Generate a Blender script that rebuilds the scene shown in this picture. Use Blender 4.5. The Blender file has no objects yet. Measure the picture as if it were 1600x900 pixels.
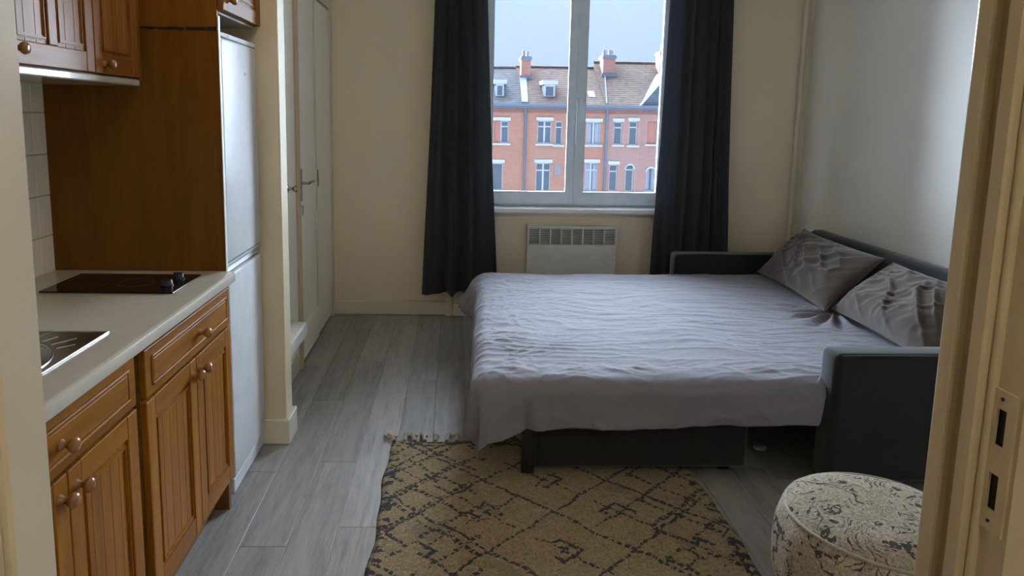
import bpy, bmesh, math, random
import numpy as np
from mathutils import Vector, Matrix
random.seed(7)
rng = np.random.default_rng(11)
SC = bpy.context.scene
COL = SC.collection

# ------------------------------------------------------------------ camera
cam_d = bpy.data.cameras.new('camera')
cam = bpy.data.objects.new('camera', cam_d)
COL.objects.link(cam)
SC.camera = cam
CAM_H = 1.50
cam_d.sensor_width = 36.0
cam_d.lens = 36.0 * 1050.0 / 1600.0
cam_d.shift_x = (800 - 745) / 1600.0
cam_d.shift_y = (326 - 450) / 1600.0
cam_d.clip_start = 0.02
cam_d.clip_end = 500


def cam_axes(p, yw, r):
    B = Matrix(((1, 0, 0), (0, 0, -1), (0, 1, 0)))
    Rz = Matrix(((math.cos(yw), -math.sin(yw), 0), (math.sin(yw), math.cos(yw), 0), (0, 0, 1)))
    Rp = Matrix(((1, 0, 0), (0, math.cos(p), -math.sin(p)), (0, math.sin(p), math.cos(p))))
    Rr = Matrix(((math.cos(r), -math.sin(r), 0), (math.sin(r), math.cos(r), 0), (0, 0, 1)))
    return Rr @ Rp @ B @ Rz


_R = cam_axes(0.135764, 0.0353695, 0.0164379)
_right, _down, _fwd = _R[0], _R[1], _R[2]
cam.matrix_world = Matrix(((_right[0], -_down[0], -_fwd[0], 0), (_right[1], -_down[1], -_fwd[1], 0),
                           (_right[2], -_down[2], -_fwd[2], CAM_H), (0, 0, 0, 1)))

# ------------------------------------------------------------------ world: overcast sky
SKY = 0.50
world = bpy.data.worlds.new('overcast_sky')
SC.world = world
world.use_nodes = True
wn, wl = world.node_tree.nodes, world.node_tree.links
wn.clear()
w_out = wn.new('ShaderNodeOutputWorld')
w_bg = wn.new('ShaderNodeBackground')
w_tc = wn.new('ShaderNodeTexCoord')
w_sep = wn.new('ShaderNodeSeparateXYZ')
wl.new(w_tc.outputs['Generated'], w_sep.inputs[0])
w_ramp = wn.new('ShaderNodeValToRGB')
w_ramp.color_ramp.elements[0].position = 0.0
w_ramp.color_ramp.elements[0].color = (0.55, 0.71, 1.0, 1)
w_ramp.color_ramp.elements[1].position = 0.30
w_ramp.color_ramp.elements[1].color = (0.47, 0.64, 0.98, 1)
wl.new(w_sep.outputs['Z'], w_ramp.inputs[0])
# overcast luminance law: (1 + 2 sin(elevation)) times the horizon value
w_mul = wn.new('ShaderNodeMath'); w_mul.operation = 'MULTIPLY_ADD'; w_mul.use_clamp = False
w_max = wn.new('ShaderNodeMath'); w_max.operation = 'MAXIMUM'; w_max.inputs[1].default_value = 0.0
wl.new(w_sep.outputs['Z'], w_max.inputs[0])
wl.new(w_max.outputs[0], w_mul.inputs[0]); w_mul.inputs[1].default_value = 2.0; w_mul.inputs[2].default_value = 1.0
w_noise = wn.new('ShaderNodeTexNoise'); w_noise.inputs['Scale'].default_value = 3.0; w_noise.inputs['Detail'].default_value = 4
wl.new(w_tc.outputs['Generated'], w_noise.inputs['Vector'])
w_n2 = wn.new('ShaderNodeMath'); w_n2.operation = 'MULTIPLY_ADD'; w_n2.inputs[1].default_value = 0.25; w_n2.inputs[2].default_value = 0.87
wl.new(w_noise.outputs['Fac'], w_n2.inputs[0])
w_m3 = wn.new('ShaderNodeMath'); w_m3.operation = 'MULTIPLY'
wl.new(w_mul.outputs[0], w_m3.inputs[0]); wl.new(w_n2.outputs[0], w_m3.inputs[1])
w_m4 = wn.new('ShaderNodeMath'); w_m4.operation = 'MULTIPLY'; w_m4.inputs[1].default_value = SKY
wl.new(w_m3.outputs[0], w_m4.inputs[0])
wl.new(w_ramp.outputs[0], w_bg.inputs['Color'])
wl.new(w_m4.outputs[0], w_bg.inputs['Strength'])
wl.new(w_bg.outputs[0], w_out.inputs['Surface'])

# portal in the window opening (adds no light, only guides the sampling of the sky)
pd = bpy.data.lights.new('window_portal', 'AREA')
pd.shape = 'RECTANGLE'; pd.size = 1.5; pd.size_y = 1.85
pd.cycles.is_portal = True
po = bpy.data.objects.new('window_portal', pd); COL.objects.link(po)
po.location = (0.91, 5.34, 1.72); po.rotation_euler = (math.radians(-90), 0, 0)

# bright, veiled part of the sky high above the opposite roofs: a very soft sun
sd = bpy.data.lights.new('veiled_sun', 'SUN')
sd.energy = 46.0; sd.angle = math.radians(125); sd.color = (0.68, 0.83, 1.0)
so_ = bpy.data.objects.new('veiled_sun', sd); COL.objects.link(so_)
SUN_EL, SUN_AZ = math.radians(20), math.radians(-10)     # elevation; azimuth off the window normal, towards the left
sdir = Vector((math.sin(SUN_AZ) * math.cos(SUN_EL), math.cos(SUN_AZ) * math.cos(SUN_EL), math.sin(SUN_EL)))
so_.rotation_euler = sdir.to_track_quat('Z', 'Y').to_euler()
so_.location = sdir * 60

SC.view_settings.view_transform = 'Standard'
SC.view_settings.look = 'None'
SC.view_settings.exposure = 0.98
SC.view_settings.gamma = 1.0
SC.view_settings.use_curve_mapping = False
ROOM_FILL_W = 4.5  # strength of the unseen fill globes added under the ceilings
HALL_FILL_W = 8.0

# ------------------------------------------------------------------ mesh helpers
ORIGIN = {}


def add_box(bm, x0, x1, y0, y1, z0, z1, bevel=0.0, seg=1):
    vs = [bm.verts.new(p) for p in ((x0, y0, z0), (x1, y0, z0), (x1, y1, z0), (x0, y1, z0),
                                    (x0, y0, z1), (x1, y0, z1), (x1, y1, z1), (x0, y1, z1))]
    fs = [bm.faces.new([vs[i] for i in f]) for f in ((0, 3, 2, 1), (4, 5, 6, 7), (0, 1, 5, 4), (1, 2, 6, 5), (2, 3, 7, 6), (3, 0, 4, 7))]
    if bevel > 0:
        es = list({e for f in fs for e in f.edges})
        bmesh.ops.bevel(bm, geom=es, offset=bevel, segments=seg, profile=0.5, affect='EDGES', clamp_overlap=True)
    return bm


def BX(*a, **k):
    return add_box(bmesh.new(), *a, **k)


def add_lathe(bm, prof, c, axis='z', n=20):
    """prof: (radius, height) pairs along the axis from point c"""
    rings = []
    for r, h in prof:
        ring = []
        for i in range(n):
            a = 2 * math.pi * i / n
            u, v = r * math.cos(a), r * math.sin(a)
            p = {'z': (u, v, h), 'x': (h, u, v), 'y': (v, h, u)}[axis]
            ring.append(bm.verts.new((c[0] + p[0], c[1] + p[1], c[2] + p[2])))
        rings.append(ring)
    for a, b in zip(rings, rings[1:]):
        for i in range(n):
            bm.faces.new((a[i], a[(i + 1) % n], b[(i + 1) % n], b[i]))
    bm.faces.new(rings[0][::-1]); bm.faces.new(rings[-1])
    return bm


def add_tube(bm, pts, r, n=8, closed=False):
    pts = [Vector(p) for p in pts]
    rings = []
    m = len(pts)
    for i, p in enumerate(pts):
        if closed:
            t = pts[(i + 1) % m] - pts[i - 1]
        else:
            t = pts[min(i + 1, m - 1)] - pts[max(i - 1, 0)]
        t.normalize()
        ref = Vector((0, 0, 1)) if abs(t.z) < 0.9 else Vector((1, 0, 0))
        u = t.cross(ref).normalized(); v = t.cross(u).normalized()
        rr = r[i] if isinstance(r, (list, tuple)) else r
        rings.append([bm.verts.new(p + rr * (math.cos(2 * math.pi * k / n) * u + math.sin(2 * math.pi * k / n) * v)) for k in range(n)])
    prs = list(zip(rings, rings[1:])) + ([(rings[-1], rings[0])] if closed else [])
    for a, b in prs:
        for k in range(n):
            bm.faces.new((a[k], a[(k + 1) % n], b[(k + 1) % n], b[k]))
    if not closed:
        bm.faces.new(rings[0][::-1]); bm.faces.new(rings[-1])
    return bm


def add_prism(bm, poly, d0, d1, plane='xz'):
    """extrude a polygon; plane 'xz' along y, 'yz' along x, 'xy' along z"""
    f = {'xz': lambda a, b, d: (a, d, b), 'yz': lambda a, b, d: (d, a, b), 'xy': lambda a, b, d: (a, b, d)}[plane]
    A = [bm.verts.new(f(a, b, d0)) for a, b in poly]
    B = [bm.verts.new(f(a, b, d1)) for a, b in poly]
    bm.faces.new(A); bm.faces.new(B[::-1])
    n = len(poly)
    for i in range(n):
        bm.faces.new((A[i], B[i], B[(i + 1) % n], A[(i + 1) % n]))
    return bm


def add_grid(bm, P):
    """P: array (n, m, 3) of points -> quad sheet"""
    n, m = P.shape[:2]
    V = [[bm.verts.new(P[i, j]) for j in range(m)] for i in range(n)]
    for i in range(n - 1):
        for j in range(m - 1):
            bm.faces.new((V[i][j], V[i + 1][j], V[i + 1][j + 1], V[i][j + 1]))
    return V


def holed_wall(bm, a0, a1, b0, b1, holes, d0, d1, plane='xz'):
    """slab between depths d0 (seen face) and d1 with rectangular holes; plane xz: a=x, b=z, depth=y"""
    As = sorted({a0, a1, *[h[0] for h in holes], *[h[1] for h in holes]})
    Bs = sorted({b0, b1, *[h[2] for h in holes], *[h[3] for h in holes]})
    for i in range(len(As) - 1):
        for j in range(len(Bs) - 1):
            ca, cb = (As[i] + As[i + 1]) / 2, (Bs[j] + Bs[j + 1]) / 2
            if any(h[0] < ca < h[1] and h[2] < cb < h[3] for h in holes):
                continue
            lo, hi = min(d0, d1), max(d0, d1)
            if plane == 'xz':
                add_box(bm, As[i], As[i + 1], lo, hi, Bs[j], Bs[j + 1])
            else:
                add_box(bm, lo, hi, As[i], As[i + 1], Bs[j], Bs[j + 1])
    bmesh.ops.remove_doubles(bm, verts=bm.verts, dist=1e-5)
    # drop the inner partition faces
    seen = {}
    for f in bm.faces:
        k = tuple(sorted(v.index for v in f.verts)) if False else tuple(round(x, 4) for x in f.calc_center_median())
        seen.setdefault(k, []).append(f)
    kill = [f for fs in seen.values() if len(fs) > 1 for f in fs]
    bmesh.ops.delete(bm, geom=kill, context='FACES')
    return bm


def smooth(o, angle=40):
    for p in o.data.polygons:
        p.use_smooth = True
    try:
        o.data.set_sharp_from_angle(angle=math.radians(angle))
    except Exception:
        pass
    return o


def obj(name, bm, mat, parent=None, sm=False, origin=None):
    bmesh.ops.recalc_face_normals(bm, faces=bm.faces)
    if parent is not None:
        org = ORIGIN[parent.name]
    elif origin is not None:
        org = Vector(origin)
    else:
        xs = [v.co for v in bm.verts]
        org = Vector(((min(v.x for v in xs) + max(v.x for v in xs)) / 2, (min(v.y for v in xs) + max(v.y for v in xs)) / 2, min(v.z for v in xs)))
    bmesh.ops.translate(bm, verts=bm.verts, vec=-org)
    me = bpy.data.meshes.new(name)
    bm.to_mesh(me); bm.free()
    o = bpy.data.objects.new(name, me)
    COL.objects.link(o)
    me.materials.append(mat)
    ORIGIN[o.name] = org
    if parent is not None:
        o.parent = parent
    else:
        o.location = org
    if sm:
        smooth(o, sm if sm is not True else 40)
    return o


def thing(name, loc, label, cat, group=None):
    o = bpy.data.objects.new(name, None)
    COL.objects.link(o)
    o.location = loc
    o.empty_display_size = 0.1
    ORIGIN[o.name] = Vector(loc)
    tag(o, label, cat, group)
    return o


def tag(o, label, cat, group=None):
    o['label'] = label; o['category'] = cat
    if group:
        o['group'] = group
    return o


def struct(o, label=None):
    o['kind'] = 'structure'
    if label:
        o['label'] = label
    return o


def struct_root(name, loc, label=None):
    o = bpy.data.objects.new(name, None)
    COL.objects.link(o); o.location = loc; o.empty_display_size = 0.1
    ORIGIN[o.name] = Vector(loc)
    return struct(o, label)


# ------------------------------------------------------------------ material helpers
class NT:
    def __init__(s, name, rough=0.5, spec=0.5, coat=0.0, metal=0.0):
        s.m = bpy.data.materials.new(name); s.m.use_nodes = True
        s.n = s.m.node_tree.nodes; s.l = s.m.node_tree.links
        s.b = s.n['Principled BSDF']
        s.b.inputs['Roughness'].default_value = rough
        s.b.inputs['Specular IOR Level'].default_value = spec
        s.b.inputs['Coat Weight'].default_value = coat
        s.b.inputs['Metallic'].default_value = metal

    def put(s, v, sock):
        if hasattr(v, 'is_output'):
            s.l.new(v, sock)
        else:
            sock.default_value = v

    def M(s, op, a, b=0.0, c=None, clamp=False):
        n = s.n.new('ShaderNodeMath'); n.operation = op; n.use_clamp = clamp
        s.put(a, n.inputs[0]); s.put(b, n.inputs[1])
        if c is not None:
            s.put(c, n.inputs[2])
        return n.outputs[0]

    def coord(s, kind='Object'):
        return s.n.new('ShaderNodeTexCoord').outputs[kind]

    def mapping(s, vec, scale=(1, 1, 1), loc=(0, 0, 0), rot=(0, 0, 0)):
        n = s.n.new('ShaderNodeMapping')
        s.l.new(vec, n.inputs['Vector'])
        s.put(scale, n.inputs['Scale']); s.put(loc, n.inputs['Location']); s.put(rot, n.inputs['Rotation'])
        return n.outputs[0]

    def noise(s, vec, scale, detail=3, rough=0.5, dist=0.0, out='Fac'):
        n = s.n.new('ShaderNodeTexNoise')
        if vec is not None:
            s.l.new(vec, n.inputs['Vector'])
        n.inputs['Scale'].default_value = scale; n.inputs['Detail'].default_value = detail
        n.inputs['Roughness'].default_value = rough; n.inputs['Distortion'].default_value = dist
        return n.outputs[out]

    def ramp(s, fac, stops):
        n = s.n.new('ShaderNodeValToRGB')
        s.put(fac, n.inputs[0])
        e = n.color_ramp.elements
        while len(e) < len(stops):
            e.new(0.5)
        for i, (p, c) in enumerate(stops):
            e[i].position = p; e[i].color = (*c, 1) if len(c) == 3 else c
        return n.outputs[0]

    def mix(s, fac, a, b, mode='MIX'):
        n = s.n.new('ShaderNodeMix'); n.data_type = 'RGBA'; n.blend_type = mode
        s.put(fac, n.inputs[0])
        s.put((*a, 1) if isinstance(a, tuple) and len(a) == 3 else a, n.inputs[6])
        s.put((*b, 1) if isinstance(b, tuple) and len(b) == 3 else b, n.inputs[7])
        return n.outputs[2]

    def color(s, v):
        s.put((*v, 1) if isinstance(v, tuple) and len(v) == 3 else v, s.b.inputs['Base Color']); return s

    def bump(s, h, strength=0.2, dist=0.01):
        n = s.n.new('ShaderNodeBump')
        n.inputs['Strength'].default_value = strength; n.inputs['Distance'].default_value = dist
        s.l.new(h, n.inputs['Height']); s.l.new(n.outputs[0], s.b.inputs['Normal']); return s

    def sep(s, vec):
        n = s.n.new('ShaderNodeSeparateXYZ'); s.l.new(vec, n.inputs[0]); return n.outputs

    def rnd(s):
        return s.n.new('ShaderNodeObjectInfo').outputs['Random']


def paint(name, c, rough=0.6, var=0.06, scale=2.0, bump=0.05, bscale=40, coat=0.0):
    t = NT(name, rough, 0.4, coat)
    co = t.coord()
    f = t.noise(co, scale, 4)
    lo = tuple(x * (1 - var) for x in c); hi = tuple(min(1, x * (1 + var)) for x in c)
    t.color(t.ramp(f, [(0.3, lo), (0.7, hi)]))
    t.bump(t.noise(co, bscale, 3), bump, 0.01)
    return t.m


def wood(name, dark, mid, light, axis='z', rough=0.48, coat=0.06, scale=1.0, knots=False, coat_ior=1.5):
    t = NT(name, rough, 0.18 if coat < 0.3 else 0.4, coat)
    t.b.inputs['Coat Roughness'].default_value = 0.26; t.b.inputs['Coat IOR'].default_value = coat_ior
    co = t.coord()
    sc = {'z': (14, 14, 0.9), 'y': (14, 0.9, 14), 'x': (0.9, 14, 14)}[axis]
    off = t.M('MULTIPLY', t.rnd(), 31.0)
    mp = t.n.new('ShaderNodeMapping'); t.l.new(co, mp.inputs['Vector'])
    mp.inputs['Scale'].default_value = tuple(v * scale for v in sc)
    cx = t.n.new('ShaderNodeCombineXYZ')
    for k in range(3):
        t.l.new(off, cx.inputs[k])
    t.l.new(cx.outputs[0], mp.inputs['Location'])
    g1 = t.noise(mp.outputs[0], 1.6, 5, 0.6, 0.6)
    g2 = t.noise(mp.outputs[0], 9.0, 3, 0.6)
    g = t.M('ADD', t.M('MULTIPLY', g1, 0.75), t.M('MULTIPLY', g2, 0.25))
    c = t.ramp(g, [(0.32, dark), (0.5, mid), (0.68, light)])
    tone = t.M('MULTIPLY_ADD', t.rnd(), 0.22, 0.89)
    c = t.mix(1.0, c, t.n.new('ShaderNodeCombineColor').outputs[0], 'MULTIPLY') if False else c
    hs = t.n.new('ShaderNodeHueSaturation'); t.l.new(c, hs.inputs['Color']); t.l.new(tone, hs.inputs['Value'])
    c = hs.outputs[0]
    if knots:
        v = t.n.new('ShaderNodeTexVoronoi'); v.inputs['Scale'].default_value = 5.0
        t.l.new(co, v.inputs['Vector'])
        k = t.M('LESS_THAN', v.outputs['Distance'], 0.055)
        c = t.mix(t.M('MULTIPLY', k, 0.8), c, tuple(x * 0.35 for x in dark))
    t.color(c)
    t.bump(g2, 0.06, 0.003)
    return t.m


def fabric(name, c, rough=0.9, weave=900, var=0.15, sheen=0.2, bump=0.15):
    t = NT(name, rough, 0.2)
    co = t.coord()
    f = t.noise(co, weave * 0.25, 2)
    g = t.noise(co, 6, 4)
    m = t.M('ADD', t.M('MULTIPLY', f, 0.6), t.M('MULTIPLY', g, 0.4))
    t.color(t.ramp(m, [(0.3, tuple(x * (1 - var) for x in c)), (0.7, tuple(x * (1 + var) for x in c))]))
    t.b.inputs['Sheen Weight'].default_value = sheen
    t.b.inputs['Sheen Roughness'].default_value = 0.5
    t.bump(f, bump, 0.002)
    return t.m


def plain(name, c, rough=0.5, metal=0.0, spec=0.5, coat=0.0):
    t = NT(name, rough, spec, coat, metal)
    co = t.coord()
    t.color(t.ramp(t.noise(co, 12, 3), [(0.3, tuple(x * 0.94 for x in c)), (0.7, tuple(min(1, x * 1.05) for x in c))]))
    return t.m


def glass_mat(name, tint=(1, 1, 1), refl=0.06):
    m = bpy.data.materials.new(name); m.use_nodes = True
    n, l = m.node_tree.nodes, m.node_tree.links
    n.clear()
    out = n.new('ShaderNodeOutputMaterial'); mx = n.new('ShaderNodeMixShader')
    tr = n.new('ShaderNodeBsdfTransparent'); gl = n.new('ShaderNodeBsdfGlossy'); fr = n.new('ShaderNodeFresnel')
    tr.inputs[0].default_value = (*tint, 1); gl.inputs['Roughness'].default_value = 0.02
    fr.inputs[0].default_value = 1.35
    l.new(fr.outputs[0], mx.inputs[0]); l.new(tr.outputs[0], mx.inputs[1]); l.new(gl.outputs[0], mx.inputs[2])
    l.new(mx.outputs[0], out.inputs[0])
    return m


def emit_mat(name, c, s):
    m = bpy.data.materials.new(name); m.use_nodes = True
    b = m.node_tree.nodes['Principled BSDF']
    b.inputs['Base Color'].default_value = (*c, 1)
    b.inputs['Emission Color'].default_value = (*c, 1)
    b.inputs['Emission Strength'].default_value = s
    return m


MW = paint('cream_wall_paint', (0.83, 0.72, 0.545), 0.55, 0.03, 1.2, 0.05, 60)
MWR = paint('window_lit_wall_paint', (0.90, 0.87, 0.80), 0.38, 0.03, 1.4, 0.10, 14)  # window light put into the colour: paler than the other walls
MCEIL = paint('ceiling_paint', (0.78, 0.76, 0.70), 0.8)
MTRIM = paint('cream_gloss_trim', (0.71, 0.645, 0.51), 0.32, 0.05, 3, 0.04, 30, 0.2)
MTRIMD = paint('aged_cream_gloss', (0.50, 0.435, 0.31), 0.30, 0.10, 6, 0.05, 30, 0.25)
MTRIMH = paint('tan_brown_gloss', (0.33, 0.265, 0.15), 0.35, 0.10, 6, 0.05, 30, 0.25)  # darker tan-brown tone for the hollow strip of the jamb
MTRIMC = paint('cream_column_paint', (0.70, 0.59, 0.415), 0.4, 0.05, 3, 0.04, 30)
MDOORW = paint('white_grey_door_paint', (0.90, 0.84, 0.72), 0.4, 0.03, 2, 0.03, 30)
MTAN = paint('tan_post_paint', (0.55, 0.44, 0.29), 0.45, 0.08, 6)
MWHITE = paint('white_gloss_paint', (0.86, 0.86, 0.84), 0.35, 0.03, 3)
MPVC = plain('window_tinted_pvc', (0.74, 0.84, 0.97), 0.3, coat=0.2)  # white plastic with the bluish cast of window light put in
MGLASS = glass_mat('window_glass')
MPINE_V = wood('pine_vertical', (0.19, 0.066, 0.003), (0.27, 0.098, 0.004), (0.34, 0.135, 0.009), 'z')
MPINE_H = wood('pine_horizontal', (0.19, 0.066, 0.003), (0.27, 0.098, 0.004), (0.34, 0.135, 0.009), 'y', knots=True)
MPINE_D = wood('pine_knob', (0.22, 0.095, 0.025), (0.30, 0.13, 0.035), (0.36, 0.17, 0.05), 'x', 0.22, 0.5)
MPANEL = wood('brown_veneer', (0.135, 0.050, 0.005), (0.185, 0.071, 0.007), (0.225, 0.092, 0.011), 'z', 0.5, 0.0)
MUP_V = wood('dark_pine_vertical', (0.17, 0.062, 0.014), (0.24, 0.093, 0.020), (0.30, 0.125, 0.030), 'z', 0.42, 0.085, coat_ior=1.5)
MUP_H = wood('dark_pine_horizontal', (0.17, 0.062, 0.014), (0.24, 0.093, 0.020), (0.30, 0.125, 0.030), 'y', 0.42, 0.085, coat_ior=1.5)
MPLINTH = wood('plinth_wood', (0.14, 0.065, 0.02), (0.18, 0.085, 0.026), (0.22, 0.11, 0.035), 'y', 0.5, 0.0)
MDARK = plain('dark_gap', (0.012, 0.010, 0.008), 0.8)
MCOUNTER = paint('laminate_worktop', (0.53, 0.485, 0.405), 0.26, 0.03, 30, 0.02, 80, 0.5)
MTILE = paint('cream_wall_tile', (0.90, 0.86, 0.76), 0.18, 0.04, 4, 0.03, 12, 0.5)
MGROUT = paint('tile_grout', (0.42, 0.39, 0.32), 0.9)
MFRIDGE = plain('white_enamel', (0.66, 0.675, 0.70), 0.30, spec=0.10, coat=0.0)
MGREY = plain('grey_plastic', (0.42, 0.44, 0.46), 0.35)
MHOB = plain('black_ceramic', (0.010, 0.007, 0.006), 0.10, spec=0.25)
MBLACK = plain('black_plastic', (0.012, 0.012, 0.013), 0.3)
MRING = plain('hob_ring_print', (0.05, 0.035, 0.03), 0.2)
MSTEEL = plain('brushed_steel', (0.50, 0.49, 0.47), 0.28, metal=1.0)
MCHROME = plain('aged_chrome', (0.42, 0.40, 0.36), 0.25, metal=1.0)
MSTRIKE = paint('painted_strike_plate', (0.50, 0.44, 0.31), 0.4, 0.12, 20, 0.05, 60)
MCURT = fabric('charcoal_curtain', (0.042, 0.043, 0.047), 0.85, 700, 0.12, 0.1)
_t = MCURT.node_tree; _b = _t.nodes['Principled BSDF']; _o = _t.nodes['Material Output']
_tl = _t.nodes.new('ShaderNodeBsdfTranslucent'); _tl.inputs[0].default_value = (0.30, 0.34, 0.40, 1)
_mx = _t.nodes.new('ShaderNodeMixShader'); _mx.inputs[0].default_value = 0.14
_t.links.new(_b.outputs[0], _mx.inputs[1]); _t.links.new(_tl.outputs[0], _mx.inputs[2]); _t.links.new(_mx.outputs[0], _o.inputs['Surface'])
MSOFA = fabric('charcoal_sofa_fabric', (0.0165, 0.0165, 0.0165), 0.9, 900, 0.25, 0.3, 0.25)
MCUSH = fabric('grey_cushion_fabric', (0.084, 0.062, 0.046), 0.9, 700, 0.12, 0.3, 0.1)
MDUVET = fabric('mauve_grey_cotton', (0.215, 0.200, 0.228), 0.85, 500, 0.05, 0.15, 0.05)
MMATT = fabric('mattress_ticking', (0.45, 0.44, 0.43), 0.9, 500)
MLEG = plain('black_metal', (0.01, 0.01, 0.011), 0.4)
MRADI = plain('convector_enamel', (0.70, 0.68, 0.63), 0.4)
MFRINGE = fabric('wool_fringe', (0.40, 0.33, 0.25), 1.0, 200)
MPIPE = fabric('pouf_piping_wool', (0.36, 0.31, 0.245), 1.0, 200)
MPAPER = plain('white_paper', (0.5, 0.5, 0.52), 0.8)


def plank_material():
    t = NT('grey_oak_plank', 0.42, 0.5)
    co = t.coord()
    off = t.M('MULTIPLY', t.rnd(), 57.0)
    mp = t.n.new('ShaderNodeMapping'); t.l.new(co, mp.inputs['Vector'])
    mp.inputs['Scale'].default_value = (16, 1.3, 1)
    cx = t.n.new('ShaderNodeCombineXYZ')
    for k in range(3):
        t.l.new(off, cx.inputs[k])
    t.l.new(cx.outputs[0], mp.inputs['Location'])
    g1 = t.noise(mp.outputs[0], 1.3, 5, 0.62, 1.2)
    g2 = t.noise(mp.outputs[0], 7.0, 4, 0.65, 0.4)
    g = t.M('ADD', t.M('MULTIPLY', g1, 0.6), t.M('MULTIPLY', g2, 0.4))
    c = t.ramp(g, [(0.30, (0.175, 0.166, 0.158)), (0.48, (0.31, 0.294, 0.281)), (0.62, (0.375, 0.356, 0.341)), (0.78, (0.48, 0.46, 0.44))])
    hs = t.n.new('ShaderNodeHueSaturation'); t.l.new(c, hs.inputs['Color'])
    t.l.new(t.M('MULTIPLY_ADD', t.rnd(), 0.30, 0.85), hs.inputs['Value'])
    t.color(hs.outputs[0])
    t.put(t.M('MULTIPLY_ADD', g2, 0.2, 0.36), t.b.inputs['Roughness'])
    t.bump(g2, 0.12, 0.003)
    return t.m


def rug_material(cx0, cy0):
    """woven wool ground with dashed dark lattice of diamonds; object coordinates in metres"""
    t = NT('berber_rug_wool', 0.95, 0.1)
    t.b.inputs['Sheen Weight'].default_value = 0.2
    co = t.coord()
    nz = t.noise(co, 9.0, 3, 0.6, out='Color')
    nzs = t.sep(nz)
    s = t.sep(co)
    x = t.M('ADD', t.M('ADD', s[0], cx0), t.M('MULTIPLY_ADD', nzs[0], 0.06, -0.03))
    y = t.M('ADD', t.M('ADD', s[1], cy0), t.M('MULTIPLY_ADD', nzs[1], 0.06, -0.03))

    def lattice(w, h, x0, y0, th, dash):
        u = t.M('DIVIDE', t.M('SUBTRACT', x, x0), w)
        v = t.M('DIVIDE', t.M('SUBTRACT', y, y0), h)
        a = t.M('ADD', u, v); b = t.M('SUBTRACT', u, v)
        fa = t.M('ABSOLUTE', t.M('SUBTRACT', t.M('FRACT', t.M('ADD', a, 0.5)), 0.5))
        fb = t.M('ABSOLUTE', t.M('SUBTRACT', t.M('FRACT', t.M('ADD', b, 0.5)), 0.5))
        la = t.M('MULTIPLY', t.M('LESS_THAN', fa, th), t.M('GREATER_THAN', t.M('FRACT', t.M('MULTIPLY', b, dash)), 0.28))
        lb = t.M('MULTIPLY', t.M('LESS_THAN', fb, th), t.M('GREATER_THAN', t.M('FRACT', t.M('MULTIPLY', a, dash)), 0.28))
        return t.M('MAXIMUM', la, lb), fa, fb

    L1, fa, fb = lattice(0.508, 0.458, 0.14, 2.603, 0.020, 13.0)
    # small diamonds with a dot, one in most cells
    ring = t.M('MAXIMUM', t.M('SUBTRACT', 0.5, fa), t.M('SUBTRACT', 0.5, fb))
    r1 = t.M('LESS_THAN', t.M('ABSOLUTE', t.M('SUBTRACT', ring, 0.13)), 0.022)
    dot = t.M('LESS_THAN', ring, 0.035)
    gate = t.M('GREATER_THAN', t.noise(co, 4.5, 2), 0.50)
    L2 = t.M('MULTIPLY', t.M('MAXIMUM', r1, dot), gate)
    # finer, looser lattice towards the two side borders
    L3, f3, g3 = lattice(0.20, 0.185, 0.05, 2.55, 0.062, 5.0)
    side = t.M('MAXIMUM', t.M('LESS_THAN', x, 0.11), t.M('GREATER_THAN', x, 0.74))
    gate3 = t.M('GREATER_THAN', t.noise(co, 14.0, 2), 0.41)
    L3 = t.M('MULTIPLY', t.M('MULTIPLY', L3, side), gate3)
    # scattered faint scribbles in the field
    L4, _, _ = lattice(0.254, 0.229, 0.14, 2.603, 0.030, 7.0)
    L4 = t.M('MULTIPLY', L4, t.M('GREATER_THAN', t.noise(co, 5.0, 3), 0.47))
    edge = t.M('MULTIPLY', t.M('MAXIMUM', t.M('LESS_THAN', x, -0.225), t.M('GREATER_THAN', x, 0.995)),
               t.M('GREATER_THAN', t.noise(t.mapping(co, (6, 26, 1)), 1.0, 2), 0.53))
    top = t.M('MULTIPLY', t.M('GREATER_THAN', y, 2.895), t.M('GREATER_THAN', t.noise(t.mapping(co, (14, 30, 1)), 1.0, 2), 0.47))
    L = t.M('MAXIMUM', t.M('MAXIMUM', L1, L2), t.M('MAXIMUM', L3, t.M('MAXIMUM', L4, t.M('MAXIMUM', edge, top))))
    rag = t.M('GREATER_THAN', t.noise(co, 60.0, 2), 0.40)
    L = t.M('MULTIPLY', L, rag)
    pile = t.noise(co, 42.0, 5, 0.75, 2.5)
    blot = t.noise(co, 5.0, 4, 0.6)
    base = t.ramp(pile, [(0.30, (0.13, 0.095, 0.055)), (0.5, (0.37, 0.265, 0.13)), (0.70, (0.53, 0.39, 0.21))])
    base = t.mix(t.M('MULTIPLY', t.M('GREATER_THAN', t.noise(co, 30.0, 4, 0.7, 3.0), 0.56), 0.40), base, (0.17, 0.12, 0.07))
    base = t.mix(t.M('MULTIPLY', t.M('GREATER_THAN', t.noise(t.mapping(co, (1, 1, 1), (3, 7, 0)), 48.0, 3, 0.6, 4.0), 0.60), 0.45), base, (0.62, 0.52, 0.40))
    base = t.mix(t.M('MULTIPLY', t.M('GREATER_THAN', blot, 0.60), 0.40), base, (0.16, 0.115, 0.075))
    t.color(t.mix(L, base, (0.030, 0.026, 0.030)))
    t.bump(t.M('ADD', pile, t.M('MULTIPLY', L, -0.25)), 0.8, 0.012)
    return t.m


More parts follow.
